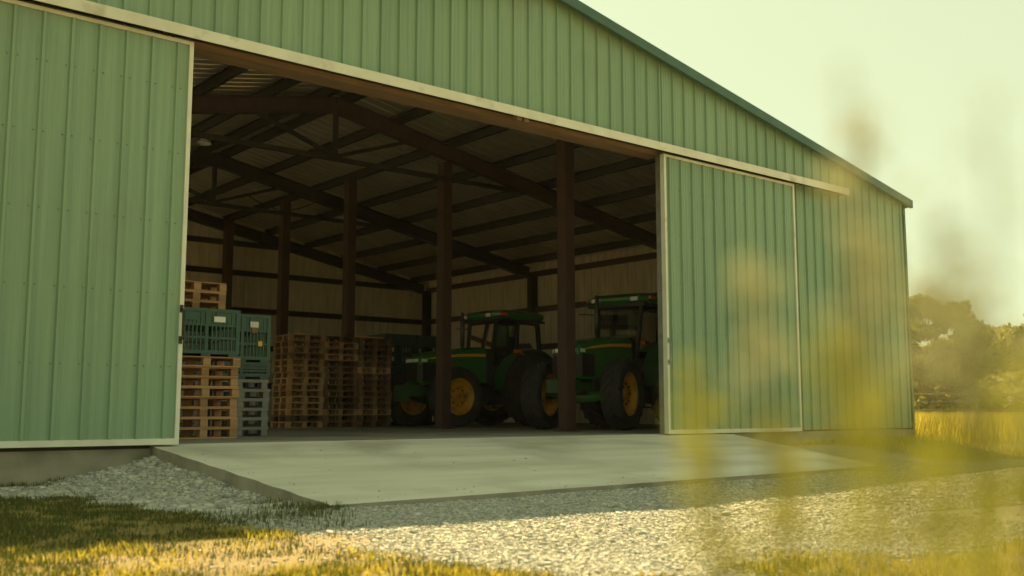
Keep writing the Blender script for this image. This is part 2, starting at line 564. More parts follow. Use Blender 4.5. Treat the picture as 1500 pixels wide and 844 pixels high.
tag(o, kind='structure')

# ------------------------------------------------------------------ barn
barn = empty('barn', (0, 0, 0))
tag(barn, 'large green ribbed metal barn with wide open sliding doors and gable roof', 'barn')

def rib_profile(w, first=0.03):
    """(u,h) cross-section of a ribbed sheet of width w: major ribs each 0.305 m with fine ribs between"""
    pts = [(0.0, 0.0)]
    u = first
    while u < w - 0.01:
        for (du, h) in ((-0.026, 0), (-0.015, 0.036), (0.015, 0.036), (0.026, 0)):
            pts.append((u + du, h))
        for k in (0.085, 0.155, 0.225):
            for (du, h) in ((-0.016, 0), (-0.006, 0.0045), (0.006, 0.0045), (0.016, 0)):
                pts.append((u + k + du, h))
        u += 0.305
    pts = [p for p in pts if 0 <= p[0] < w]
    pts.append((w, 0.0))
    out = []
    for p in pts:
        if not out or p[0] > out[-1][0] + 1e-5:
            out.append(p)
    return out
def sheet(w, v0, v1, org, U, V, N, thick=0.003, first=0.03):
    """ribbed sheet; v0, v1 functions of u; org + u*U + v*V + h*N. Outer face material 0, back face material 1"""
    org, U, V, N = Vector(org), Vector(U), Vector(V), Vector(N)
    pr = rib_profile(w, first)
    b = MB()
    vs = []
    for t in (0, -thick):
        for (u, h) in pr:
            vs.append(org + U * u + V * v0(u) + N * (h + t))
            vs.append(org + U * u + V * v1(u) + N * (h + t))
    n = len(pr)
    flip = U.cross(V).dot(N) < 0
    f0, f1 = [], []
    for i in range(n - 1):
        q = (2 * i, 2 * i + 2, 2 * i + 3, 2 * i + 1)
        p = tuple(2 * n + k for k in q)
        f0.append(q[::-1] if flip else q)
        f1.append(p if flip else p[::-1])
    b.add(vs, f0, 0)
    b.f += f1
    b.m += [1] * len(f1)
    e = [(0, 1, 2 * n + 1, 2 * n), (2 * n - 2, 4 * n - 2, 4 * n - 1, 2 * n - 1)]
    b.f += e
    b.m += [0] * 2
    return b
SW = 0.915

# --- front wall
fwall = MB().box(XW0, -0.3, YF - 0.02, YF + 0.03, 0.0, 0.018).build('front_wall', 'dark_green_trim', barn)
for xc in (XW1 + 0.015, XW0 - 0.015):
    MB().box(xc - 0.035, xc + 0.035, YF - 0.035, YF + 0.14, -0.02, roof_z(XW1) - 0.05).build('corner_trim', 'dark_green_trim', fwall)
def wall_run(x0, x1, bottom, parent, Yp=YF, ny=-1):
    x = x0
    while x < x1 - 0.02:
        w = min(SW, x1 - x)
        sheet(w, lambda u: bottom, lambda u, xx=x: roof_z(xx + u) - 0.021, (x, Yp, 0), (1, 0, 0), (0, 0, 1), (0, ny, 0)).build('wall_panel', ['green_metal', 'liner'], parent)
        x += w
wall_run(XW0, 0.0, 0.02, fwall)
wall_run(0.0, 8.6, 5.008, fwall)
wall_run(8.6, XW1, 0.02, fwall)
# --- back wall
bw = MB().box(XW0, XW1, YB - 0.02, YB + 0.03, -0.02, 0.02).build('back_wall', 'steel_dark', barn)
wall_run(XW0, XW1, -0.03, bw, YB, 1)
# --- right wall
rw = MB().box(XW1 - 0.03, XW1 + 0.02, YF + 0.15, YB, -0.02, 0.02).build('right_wall', 'steel_dark', barn)
y = YF + 0.02
eave_in = roof_z(XW1) - 0.021
me_r = sheet(SW, lambda u: -0.03, lambda u: eave_in, (0, 0, 0), (0, 1, 0), (0, 0, 1), (1, 0, 0)).mesh('wall_panel', ['green_metal', 'liner'])
while y < YB - 0.1:
    w = min(SW, YB - y)
    if w > SW - 1e-3:
        link_mesh('wall_panel', me_r, rw, (XW1, y, 0))
    else:
        sheet(w, lambda u: -0.03, lambda u: eave_in, (0, 0, 0), (0, 1, 0), (0, 0, 1), (1, 0, 0)).build('wall_panel', ['green_metal', 'liner'], rw, loc=(XW1, y, 0))
    y += w
# --- left wall, out of view, its bay opened wide to light the interior
lw = MB().box(XW0 - 0.02, XW0 + 0.03, YF + 0.15, YB, -0.02, 0.02).build('left_wall', 'steel_dark', barn)
LB0, LB1, LBH = 7.46, 12.03, 4.7
y = YF + 0.02
i = 0
while y < YB - 0.1:
    w = min(SW, YB - y)
    bot = LBH if (3 <= i <= 18) else -0.03
    sheet(w, lambda u: bot, lambda u: eave_in, (XW0, y, 0), (0, 1, 0), (0, 0, 1), (-1, 0, 0)).build('wall_panel', ['green_metal', 'liner'], lw)
    y += w
    i += 1

# --- roof
rt = MB()
Y0R, Y1R = -0.06, YB + 0.12
for s, xe in ((1, XW1 + 0.11), (-1, XW0 - 0.11)):
    for (ya, yb) in ((Y0R - 0.02, Y0R + 0.05), (Y1R - 0.05, Y1R + 0.02)):
        x0, x1 = RX, xe
        z0, z1 = RZ + 0.03, roof_z(xe) + 0.03
        h = 0.17
        vs = [(x0, ya, z0 - h), (x1, ya, z1 - h), (x1, ya, z1), (x0, ya, z0), (x0, yb, z0 - h), (x1, yb, z1 - h), (x1, yb, z1), (x0, yb, z0)]
        rt.add(vs, [(0, 1, 2, 3), (7, 6, 5, 4), (0, 4, 5, 1), (2, 6, 7, 3), (1, 5, 6, 2), (0, 3, 7, 4)])
    # eave trim
    rt.box(min(xe, xe - s * 0.04), max(xe, xe - s * 0.04), Y0R + 0.052, Y1R - 0.052, roof_z(xe) - 0.12, roof_z(xe) + 0.02)
for s in (1, -1):
    rt.bar((RX + s * 0.11, Y0R + 0.06, RZ + 0.03 - SL * 0.11), (RX + s * 0.11, Y1R - 0.06, RZ + 0.03 - SL * 0.11), 0.24, 0.008, up=(s * SL, 0, 1))
roof = rt.build('roof', 'dark_green_trim', barn)
for s in (1, -1):
    xe = (XW1 + 0.09) if s > 0 else (XW0 - 0.09)
    L = math.hypot(xe - RX, SL * (xe - RX))
    V = Vector((s * 1, 0, -SL)).normalized()
    N = Vector((s * SL, 0, 1)).normalized()
    y = Y0R + 0.052
    first = None
    while y < Y1R - 0.06:
        w = min(SW, Y1R - 0.052 - y)
        if w > SW - 1e-3 and first is not None:
            link_mesh('roof_panel', first, roof, (RX, y, RZ - 0.015))
        else:
            o = sheet(w, lambda u: 0.02, lambda u: L, (0, 0, 0), (0, 1, 0), V, N).build('roof_panel', ['dark_green_trim', 'galvanised'], roof, loc=(RX, y, RZ - 0.015))
            if first is None:
                first = o.data
        y += w

# --- steel frame
PURL = 0.20
FRAMES = (0.52, 6.65, 12.75, 18.62)
def ibeam(b, a, c, d, w, t=0.014):
    """I-beam between a and c in an x-z plane, depth d (vertical), flange width w in y"""
    a, c = Vector(a), Vector(c)
    dv = Vector((0, 0, d / 2))
    b.bar(a + dv, c + dv, w, t, up=(0, 0, 1))
    b.bar(a - dv, c - dv, w, t, up=(0, 0, 1))
    b.bar(a, c, 0.012, d - 0.01, up=(0, 0, 1))
for fi, fy in enumerate(FRAMES):
    for s, xe in ((1, XW1 - 0.32), (-1, XW0 + 0.32)):
        d = 0.32
        zt = lambda x: roof_z(x) - 0.05 - PURL - d / 2
        b = MB()
        ibeam(b, (RX, fy, zt(RX)), (xe, fy, zt(xe)), d, 0.20)
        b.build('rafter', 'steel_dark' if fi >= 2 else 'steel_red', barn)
        b = MB()
        xc = xe + s * 0.14
        h = zt(xc) - 0.02
        for dx in (-0.13, 0.13):
            b.box(xc + dx - 0.007, xc + dx + 0.007, fy - 0.1, fy + 0.1, 0.004, h)
        b.box(xc - 0.12, xc + 0.12, fy - 0.006, fy + 0.006, 0.004, h)
        b.build('column', 'steel_dark', barn)
    if fi in (1, 2):
        zb = 5.62
        half = 5.1
        zr = roof_z(RX) - 0.05 - PURL - 0.32
        MB().bar((RX - half, fy, zb), (RX + half, fy, zb), 0.08, 0.10).build('tie_beam', 'steel_dark', barn)
        MB().box(RX - 0.05, RX + 0.05, fy - 0.04, fy + 0.04, zb + 0.05, zr).build('king_post', 'steel_dark', barn)
        for s in (1, -1):
            x2 = RX + s * 1.75
            MB().bar((RX + s * 0.06, fy, zb + 0.07), (x2, fy, roof_z(x2) - 0.05 - PURL - 0.33), 0.06, 0.08).build('brace', 'steel_dark', barn)
# purlins
px = [0.30, 1.55, 3.0, 4.45, 5.9, 7.35, 8.8, 10.2]
for s in (1, -1):
    for d in px:
        x = RX + s * d
        z = roof_z(x) - 0.045 - PURL / 2
        b = MB()
        b.box(x - 0.006, x + 0.006, 0.25, YB - 0.05, z - PURL / 2, z + PURL / 2 - 0.004)
        b.box(x, x + 0.07, 0.25, YB - 0.05, z - PURL / 2 - 0.002, z - PURL / 2 + 0.012)
        b.box(x - 0.07, x, 0.25, YB - 0.05, z + PURL / 2 - 0.03, z + PURL / 2 - 0.016)
        b.build('purlin', 'steel_dark', barn)
# girts
for z in (1.2, 2.4, 3.6, 4.8, 5.75):
    zz = roof_z(XW1) - 0.3
    half = (XW1 - 0.12 - RX) if z < zz else (RZ - 0.35 - z) / SL
    b = MB()
    b.box(RX - half, RX + half, YB - 0.075, YB - 0.03, z - 0.09, z + 0.09)
    b.box(RX - half, RX + half, YB - 0.13, YB - 0.078, z - 0.09, z - 0.075)
    b.build('girt', 'steel_dark', barn)
for z in (1.2, 2.4, 3.6, 4.75):
    b = MB()
    b.box(XW1 - 0.075, XW1 - 0.03, 0.5, YB - 0.14, z - 0.09, z + 0.09)
    b.box(XW1 - 0.13, XW1 - 0.078, 0.5, YB - 0.14, z - 0.09, z - 0.075)
    b.build('girt', 'steel_red', barn)
# interior column row and the beam it carries
CX = 8.75
purlin_under = roof_z(RX + 3.0) - 0.05 - PURL
for k, cy in enumerate((2.76, 6.81, 10.98, 14.61, 18.40)):
    b = MB()
    w = 0.125
    b.box(CX - w, CX + w, cy - w, cy + w, 0.012, purlin_under - (0.34 if k == 1 else 0.006))
    b.build('column', 'steel_red', barn, bevel=0.012)
    b = MB().box(CX - 0.19, CX + 0.19, cy - 0.19, cy + 0.19, 0.001, 0.018)
    for dx in (-0.155, 0.155):
        for dy in (-0.155, 0.155):
            b.tube([(CX + dx, cy + dy, 0.018), (CX + dx, cy + dy, 0.05)], 0.012, 6)
    b.build('base_plate', 'steel_red', barn)
# loose cable and a small lamp hung from the second tie beam
b = MB()
pts = [(6.6 + 2.2 * t, 12.7, 6.0 - 0.35 * math.sin(math.pi * t) + 0.1 * t) for t in np.linspace(0, 1, 12)]
b.tube(pts, 0.016, 6).build('cable', 'steel_dark', barn)

# pendant lamp under the roof
lx_, ly_, lz_ = 4.35, 10.0, 6.42
lamp = empty('pendant_lamp', (lx_, ly_, lz_))
tag(lamp, 'small pale pendant lamp hanging under the roof between the first two frames', 'lamp')
b = MB()
b.v = []
pr = [(0.03, 0.16), (0.05, 0.14), (0.07, 0.06), (0.16, -0.02), (0.17, -0.04), (0.15, -0.035), (0.05, 0.03), (0.001, 0.03)]
b.lathe_y(pr, 20)
b.v = [(x, z, y) for (x, y, z) in b.v]
b.build('lamp_shade', 'cream_trim', lamp, True)
MB().tube([(0, 0, 0.15), (0, 0, roof_z(lx_) - 0.06 - lz_)], 0.008, 6).build('cord', 'steel_dark', lamp)

# --- header over the opening, jambs
MB().box(-0.02, 8.62, 0.126, 0.46, 4.86, 5.12).build('header_beam', 'wood_beam', barn)
MB().box(8.54, 8.66, 0.05, 0.20, 0.0, 4.845).build('door_jamb', 'steel_grey', barn)
MB().box(-0.32, -0.22, 0.16, 0.40, 0.0, 4.855).build('door_jamb', 'steel_grey', barn)
# --- track with cream fascia
b = MB()
TX0, TX1 = -5.6, 14.12
b.box(TX0, TX1, -0.155, -0.145, 4.865, 5.005)
b.box(TX0, TX1, -0.1449, YF - 0.002, 4.998, 5.005)
b.box(TX1 - 0.004, TX1 + 0.004, -0.1448, YF - 0.03, 4.868, 4.996)
track = b.build('door_track', 'cream_trim', barn)
b = MB()
b.box(TX0 + 0.1, TX1 - 0.1, -0.10, 0.10, 4.93, 4.99)
b.build('rail', 'steel_dark', track)
for x in (5.15, 5.3):
    MB().box(x - 0.05, x + 0.05, -0.10, -0.01, 4.82, 4.92).build('roller_bracket', 'wood_beam', track)

# --- sliding doors
def door(x0, x1, handle_x, flipdoor):
    yf, yb = -0.02, 0.045
    z0, z1 = 0.0, 4.855
    b = MB()
    t = 0.05
    b.box(x0, x0 + t, yf - 0.03, yb, z0, z1)
    b.box(x1 - t, x1, yf - 0.03, yb, z0, z1)
    b.box(x0 + t, x1 - t, yf - 0.028, yb, z1 - 0.045, z1)
    b.box(x0 + t, x1 - t, yf - 0.028, yb, z0, z0 + 0.07)
    d = b.build('sliding_door', 'cream_trim', barn)
    x = x0 + t
    while x < x1 - t - 0.02:
        w = min(SW, x1 - t - x)
        sheet(w, lambda u: z0 + 0.07, lambda u: z1 - 0.045, (x, yf, 0), (1, 0, 0), (0, 0, 1), (0, -1, 0), first=0.1).build('door_panel', ['green_metal', 'liner'], d)
        x += w
    # frame behind the sheets
    for z in (0.9, 1.75, 2.6, 3.45, 4.25):
        MB().box(x0 + t, x1 - t, yf + 0.01, yb - 0.004, z - 0.05, z + 0.05).build('door_girt', 'steel_grey', d)
    s = MB()
    for z in (0.9, 1.75, 2.6, 3.45, 4.25):
        u = x0 + t + 0.1 + 0.05
        while u < x1 - t:
            for du in (0.0, 0.2):
                if u + du < x1 - t - 0.02:
                    s.box(u + du - 0.0045, u + du + 0.0045, yf - 0.010, yf - 0.0002, z - 0.0045, z + 0.0045)
            u += 0.305
    tag(s.build('screws', 'steel_dark', d), kind='stuff')
    # hangers to the track
    for x in (x0 + 0.35, x1 - 0.35):
        MB().box(x - 0.04, x + 0.04, -0.05, -0.03, z1 + 0.001, 4.925).build('hanger', 'steel_dark', d)
    h = MB()
    hx = handle_x
    h.tube([(hx, yf - 0.030, 1.22), (hx, yf - 0.085, 1.22), (hx, yf - 0.085, 1.58), (hx, yf - 0.030, 1.58)], 0.011, 8)
    h.box(hx - 0.022, hx + 0.022, yf - 0.036, yf - 0.029, 1.17, 1.26)
    h.box(hx - 0.022, hx + 0.022, yf - 0.036, yf - 0.029, 1.54, 1.63)
    h.build('handle', 'steel_dark' if not flipdoor else 'steel_grey', d)
    return d
ld = door(-4.3, 0.0, -0.03, False)
rd = door(8.49, 12.32, 8.52, True)

# --- foundation strip under the walls
b = MB()
b.box(XW0 - 0.02, -0.285, 0.06, 0.28, -0.8, -0.045)
b.box(10.31, XW1 + 0.03, 0.06, 0.28, -0.8, -0.012)
b.box(XW1 - 0.15, XW1 + 0.03, 0.285, YB + 0.05, -0.8, -0.034)
b.box(XW0 - 0.03, XW0 + 0.15, 0.285, YB + 0.05, -0.8, -0.034)
b.box(XW0 + 0.155, XW1 - 0.155, YB - 0.03, YB + 0.05, -0.8, -0.034)
b.build('foundation', 'foundation', barn)
MB().box(XW0, -0.29, 0.09, 0.11, -0.044, 0.02).build('sill_flashing', 'steel_dark', barn)

# ------------------------------------------------------------------ pallets, crates
ORD = ['lowest', 'second', 'third', 'fourth', 'fifth', 'sixth', 'seventh', 'eighth', 'ninth', 'tenth', 'eleventh', 'twelfth', 'thirteenth', 'fourteenth', 'fifteenth', 'sixteenth']
PH = 0.144
def pallet_pieces(W, D):
    """list of (part name, (x0,x1,y0,y1,z0,z1)); width W along x (three blocks seen), depth D along y, centred"""
    out = []
    for i in range(3):
        yc = -D / 2 + 0.05 + i * (D - 0.10) / 2
        out.append(('bottom_board', (-W / 2, W / 2, yc - 0.05, yc + 0.05, 0.0, 0.017)))
    for i in range(3):
        for j in range(3):
            xc = -W / 2 + 0.055 + i * (W - 0.11) / 2
            yc = -D / 2 + 0.05 + j * (D - 0.10) / 2
            out.append(('block', (xc - 0.055, xc + 0.055, yc - 0.049, yc + 0.049, 0.0175, 0.1095)))
    for i in range(3):
        xc = -W / 2 + 0.055 + i * (W - 0.11) / 2
        out.append(('stringer_board', (xc - 0.055, xc + 0.055, -D / 2 + 0.001, D / 2 - 0.001, 0.110, 0.1245)))
    n = 7
    for i in range(n):
        yc = -D / 2 + 0.045 + i * (D - 0.09) / (n - 1)
        out.append(('top_board', (-W / 2 + 0.002, W / 2 - 0.002, yc - 0.045, yc + 0.045, 0.125, 0.143)))
    return out
piece_cache = {}
def unit_piece(key, dims, material):
    k = (key, tuple(round(v, 4) for v in dims), material)
    if k not in piece_cache:
        hx, hy, hz = [v / 2 for v in dims]
        piece_cache[k] = MB().box(-hx, hx, -hy, hy, -hz, hz).mesh(key, material)
    return piece_cache[k]
def pallet(loc, rz, W, D, material, label, group):
    p = empty('wooden_pallet', loc, rz)
    tag(p, label, 'pallet', group)
    for (nm, q) in pallet_pieces(W, D):
        me = unit_piece(nm, (q[1] - q[0], q[3] - q[2], q[5] - q[4]), material)
        o = link_mesh(nm, me, p, ((q[0] + q[1]) / 2 + random.uniform(-.003, .003), (q[2] + q[3]) / 2 + random.uniform(-.004, .004), (q[4] + q[5]) / 2))
    return p
# near stack under the green crate
SX, SY = 1.22, 2.72
for k in range(8):
    pallet((SX + random.uniform(-.015, .015), SY + random.uniform(-.02, .02), 0.002 + k * PH), random.uniform(-.012, .012), 1.0, 1.2, 'wood',
           '%s wooden pallet of the stack under the green crate by the left door' % (ORD[k] if k == 0 or k < 7 else 'topmost'), 'wooden pallets under the green crate')

def crate(loc, rz, W, D, Hh, label, group, material='crate', papers=(), nx=10):
    c = empty('plastic_crate', loc, rz)
    tag(c, label, 'crate', group)
    t = 0.035
    for (nm, ax, sgn) in (('front_panel', 'x', -1), ('back_panel', 'x', 1), ('side_panel', 'y', -1), ('side_panel', 'y', 1)):
        b = MB()
        L = (W if ax == 'x' else D - 2 * t - 0.002)
        def bx(u0, u1, z0, z1, e0=0.0, e1=t):
            if ax == 'x':
                ya, yb_ = (-D / 2 + e0, -D / 2 + e1) if sgn < 0 else (D / 2 - e1, D / 2 - e0)
                b.box(u0, u1, ya, yb_, z0, z1)
            else:
                xa, xb = (-W / 2 + e0, -W / 2 + e1) if sgn < 0 else (W / 2 - e1, W / 2 - e0)
                b.box(xa, xb, u0, u1, z0, z1)
        h0, h1 = 0.035, Hh
        bx(-L / 2, L / 2, h1 - 0.05, h1)                       # top rim
        bx(-L / 2, L / 2, h0, h0 + 0.05)                       # bottom rim
        for u in (-L / 2, L / 2 - 0.06):
            bx(u, u + 0.06, h0 + 0.05, h1 - 0.05)
        bx(-0.025, 0.025, h0 + 0.05, h1 - 0.05, 0.002, t)
        lev = [h0 + 0.05, h0 + 0.05 + (h1 - h0 - 0.1) * 0.33, h0 + 0.05 + (h1 - h0 - 0.1) * 0.66, h1 - 0.05]
        for z in lev[1:3]:
            bx(-L / 2 + 0.06, -0.025, z - 0.014, z + 0.014, 0.004, t - 0.004)
            bx(0.025, L / 2 - 0.06, z - 0.014, z + 0.014, 0.004, t - 0.004)
        for half in (-1, 1):
            a, e = (-L / 2 + 0.06, -0.025) if half < 0 else (0.025, L / 2 - 0.06)
            n = nx // 2
            for i in range(1, n):
                u = a + (e - a) * i / n
                for k in range(3):
                    bx(u - 0.009, u + 0.009, lev[k] + (0.014 if k else 0), lev[k + 1] - (0.014 if k < 2 else 0), 0.006, t - 0.006)
            # closed backing in the upper band with a moulded handle
            mid = (a + e) / 2
            bx(a, e, lev[2] + 0.014, lev[3], 0.016, 0.022)
            bx(mid - 0.10, mid + 0.10, lev[2] + 0.06, lev[3] - 0.012, -0.006, 0.005)
        b.build(nm, material, c)
    b = MB()
    b.box(-W / 2 + t + 0.001, W / 2 - t - 0.001, -D / 2 + t + 0.001, D / 2 - t - 0.001, 0.04, 0.065)
    for x in (-W / 2 + 0.09, 0, W / 2 - 0.09):
        b.box(x - 0.07, x + 0.07, -D / 2 + 0.01, D / 2 - 0.01, 0.0, 0.034)
    b.build('base', material, c)
    for (u0, u1, z0, z1, mm) in papers:
        MB().box(u0, u1, -D / 2 - 0.009, -D / 2 - 0.0065, z0, z1).build('paper_label', mm, c)
    return c
CH = 0.68
crate((SX + 0.0, SY, 0.006 + 8 * PH), 0.0, 1.0, 1.18, CH, 'green plastic bulk crate with white paper label, on the near wooden pallet stack', 'green bulk crates',
      papers=((0.10, 0.27, 0.49, 0.57, 'paper'),), nx=14)
for k in range(3):
    pallet((SX + 0.02, SY + 0.22, 0.012 + 8 * PH + CH + k * PH), 0.02 * (k - 1), 0.90, 0.72, 'wood',
           ['lowest of three wooden pallets lying on the green crate', 'middle of three wooden pallets lying on the green crate', 'topmost of three wooden pallets lying on the green crate'][k], 'pallets on top of the green crate')

# grey plastic pallets with the second crate
def plastic_pallet(loc, rz, label):
    p = empty('plastic_pallet', loc, rz)
    tag(p, label, 'pallet', 'grey plastic pallets')
    W, D = 0.95, 1.1
    b = MB()
    b.box(-W / 2, W / 2, -D / 2, D / 2, 0.115, 0.143)
    b.box(-W / 2, W / 2, -D / 2, -D / 2 + 0.012, 0.095, 0.1149)
    b.build('deck', 'grey_plastic', p)
    for i in range(3):
        xc = -W / 2 + 0.06 + i * (W - 0.12) / 2
        b = MB().box(xc - 0.055, xc + 0.055, -D / 2 + 0.013, D / 2, 0.0, 0.03)
        b.build('runner', 'grey_plastic', p)
        for j in range(3):
            yc = -D / 2 + 0.09 + j * (D - 0.18) / 2
            MB().box(xc - 0.05, xc + 0.05, yc - 0.07, yc + 0.07, 0.0305, 0.1145).build('foot', 'grey_plastic', p)
    return p
QX, QY = 2.20, 3.62
for k in range(6):
    plastic_pallet((QX + random.uniform(-.015, .015), QY, 0.002 + k * 0.146), random.uniform(-.012, .012),
                   '%s grey plastic pallet in the stack right of the near wooden pallets' % (ORD[k] if k < 5 else 'topmost'))
crate((QX, QY, 0.004 + 6 * 0.146), 0.0, 0.95, 1.1, 0.26, 'low dark crate lying between the grey plastic pallets and the green crate with torn label', None, 'crate_dark', nx=12)
crate((QX, QY, 0.268 + 6 * 0.146), 0.0, 0.95, 1.1, 0.74, 'green plastic crate with torn label on the grey plastic pallets', 'green bulk crates',
      papers=((0.12, 0.26, 0.54, 0.63, 'cream_trim'), (0.15, 0.25, 0.45, 0.535, 'wood_old'), (0.26, 0.33, 0.25, 0.33, 'tractor_yellow')), nx=14)

# far pallet stacks (each pallet one mesh: its boards are two pixels thick here)
def far_mesh(material, jit):
    b = MB()
    for (nm, q) in pallet_pieces(0.92, 0.80):
        if nm == 'top_board' and random.random() < 0.12 * jit:
            continue
        dx = random.uniform(-.012, .012)
        b.box(q[0] + dx, q[1] + dx, q[2], q[3], q[4], q[5])
    return b.mesh('stacked_pallet', material)
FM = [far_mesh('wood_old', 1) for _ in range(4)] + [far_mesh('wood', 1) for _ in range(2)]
stacks = [(6.86, 10.02, 15, 'leftmost far stack'), (7.80, 10.04, 15, 'middle far stack'), (8.74, 10.02, 15, 'far stack nearest the left tractor')]
for (x, y, n, nm) in stacks:
    for k in range(n):
        me = FM[random.choice((0, 4, 5, 4, 5, 1) if 'leftmost' in nm else (0, 1, 2, 3, 3, 0, 5))]  # paler wood mixed into the leftmost stack paints in its lit side
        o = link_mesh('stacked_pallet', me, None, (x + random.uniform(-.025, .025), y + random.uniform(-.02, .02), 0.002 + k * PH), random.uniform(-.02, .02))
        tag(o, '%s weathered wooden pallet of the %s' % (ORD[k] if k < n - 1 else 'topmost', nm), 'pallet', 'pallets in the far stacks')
# loose planks on the stacks
for (x, y, z, rz, L, lab) in ((8.62, 9.75, 15 * PH + 0.004, 0.05, 0.8, 'loose brown plank lying on the far stack nearest the left tractor'),
                              (6.9, 9.8, 15 * PH + 0.004, 0.3, 0.5, 'short loose plank lying on the leftmost far stack')):
    o = MB().box(-L / 2, L / 2, -0.06, 0.06, 0, 0.035).build('plank', 'wood', None, loc=(x, y, z), rz=rz)
    tag(o, lab, 'plank')
# dark crates behind the left tractor's nose
for (x, who) in ((10.75, 'left'), (11.78, 'right')):
    for k in range(3):
        crate((x, 12.05, 0.003 + k * 0.822), 0, 0.98, 1.0, 0.82, '%s dark plastic crate in the %s stack behind the left tractor' % (['bottom', 'middle', 'top'][k], who), 'dark crates behind the left tractor', 'crate_dark', nx=6)

# ------------------------------------------------------------------ tractors
def tyre_mesh(Rr, W, r0, nl):
    b = MB()
    h = Rr - r0
    half = [(r0, 0.34 * W), (r0 + 0.06 * h, 0.42 * W), (r0 + 0.35 * h, 0.50 * W), (r0 + 0.70 * h, 0.49 * W), (Rr - 0.055, 0.43 * W), (Rr - 0.035, 0.25 * W), (Rr - 0.030, 0)]
    prof = [(r, -y) for r, y in half] + [(r, y) for r, y in half[-2::-1]]
    b.lathe_y(prof, 56, 0)
    for s in (-1, 1):
        for k in range(nl):
            a0 = 2 * math.pi * (k + (0.5 if s > 0 else 0)) / nl
            da = 0.30 * 0.9 / Rr
            wid = 0.036 / Rr
            def P(r, a, y):
                return (r * math.cos(a), y * s, r * math.sin(a))
            secs = [(a0 - da * 0.10, -0.02 * W, Rr - 0.035, Rr + 0.004), (a0 + da * 0.55, 0.26 * W, Rr - 0.04, Rr - 0.002), (a0 + da, 0.455 * W, Rr - 0.075, Rr - 0.020),
                    (a0 + da * 1.12, 0.515 * W, Rr - 0.16, Rr - 0.14)]
            vs = []
            for i, (a, y, rb, rtop) in enumerate(secs):
                ww = wid * (1.0 + 0.25 * i / 3)
                if i < 3:
                    vs += [P(rb, a - ww, y), P(rtop, a - ww * 0.8, y), P(rtop, a + ww * 0.8, y), P(rb, a + ww, y)]
                else:
                    vs += [P(rb, a - ww, 0.47 * W), P(rtop, a - ww, y), P(rtop, a + ww, y), P(rb, a + ww, 0.47 * W)]
            fs = [(0, 1, 2, 3), (15, 14, 13, 12)]
            for i in range(3):
                for j in range(4):
                    fs.append((4 * i + j, 4 * i + 4 + j, 4 * i + 4 + (j + 1) % 4, 4 * i + (j + 1) % 4))
            b.add(vs, fs)
    return b.mesh('tyre', 'tyre')
def rim_mesh(r0, W, side):
    """dish open towards local -y for side -1"""
    b = MB()
    pr = [(r0 + 0.025, -0.36 * W), (r0 - 0.01, -0.36 * W), (r0 - 0.045, -0.28 * W), (r0 - 0.06, -0.10 * W), (r0 * 0.62, -0.03 * W), (r0 * 0.55, -0.12 * W), (r0 * 0.36, -0.14 * W), (r0 * 0.30, -0.10 * W), (0.001, -0.10 * W)]
    pr2 = [(r0 + 0.025, 0.36 * W), (r0 - 0.01, 0.36 * W), (r0 - 0.05, 0.28 * W), (r0 - 0.045, -0.02 * W), (r0 * 0.60, 0.02 * W), (0.001, 0.02 * W)]
    b.lathe_y(pr, 40, 0)
    b.lathe_y(pr2, 40, 0)
    if side > 0:
        b.v = [(x, -y, z) for x, y, z in b.v]
    for k in range(8):
        a = 2 * math.pi * k / 8
        x, z = r0 * 0.46 * math.cos(a), r0 * 0.46 * math.sin(a)
        y = 0.13 * W * side
        b.tube([(x, y, z), (x, y + side * 0.03, z)], 0.022, 6, 1)
    return b.mesh('rim', ['tractor_yellow', 'tractor_dark'], True)
TYR = {'f': tyre_mesh(0.73, 0.44, 0.44, 19), 'r': tyre_mesh(0.93, 0.52, 0.53, 21)}
RIM = {('f', -1): rim_mesh(0.44, 0.44, -1), ('f', 1): rim_mesh(0.44, 0.44, 1), ('r', -1): rim_mesh(0.53, 0.52, -1), ('r', 1): rim_mesh(0.53, 0.52, 1)}

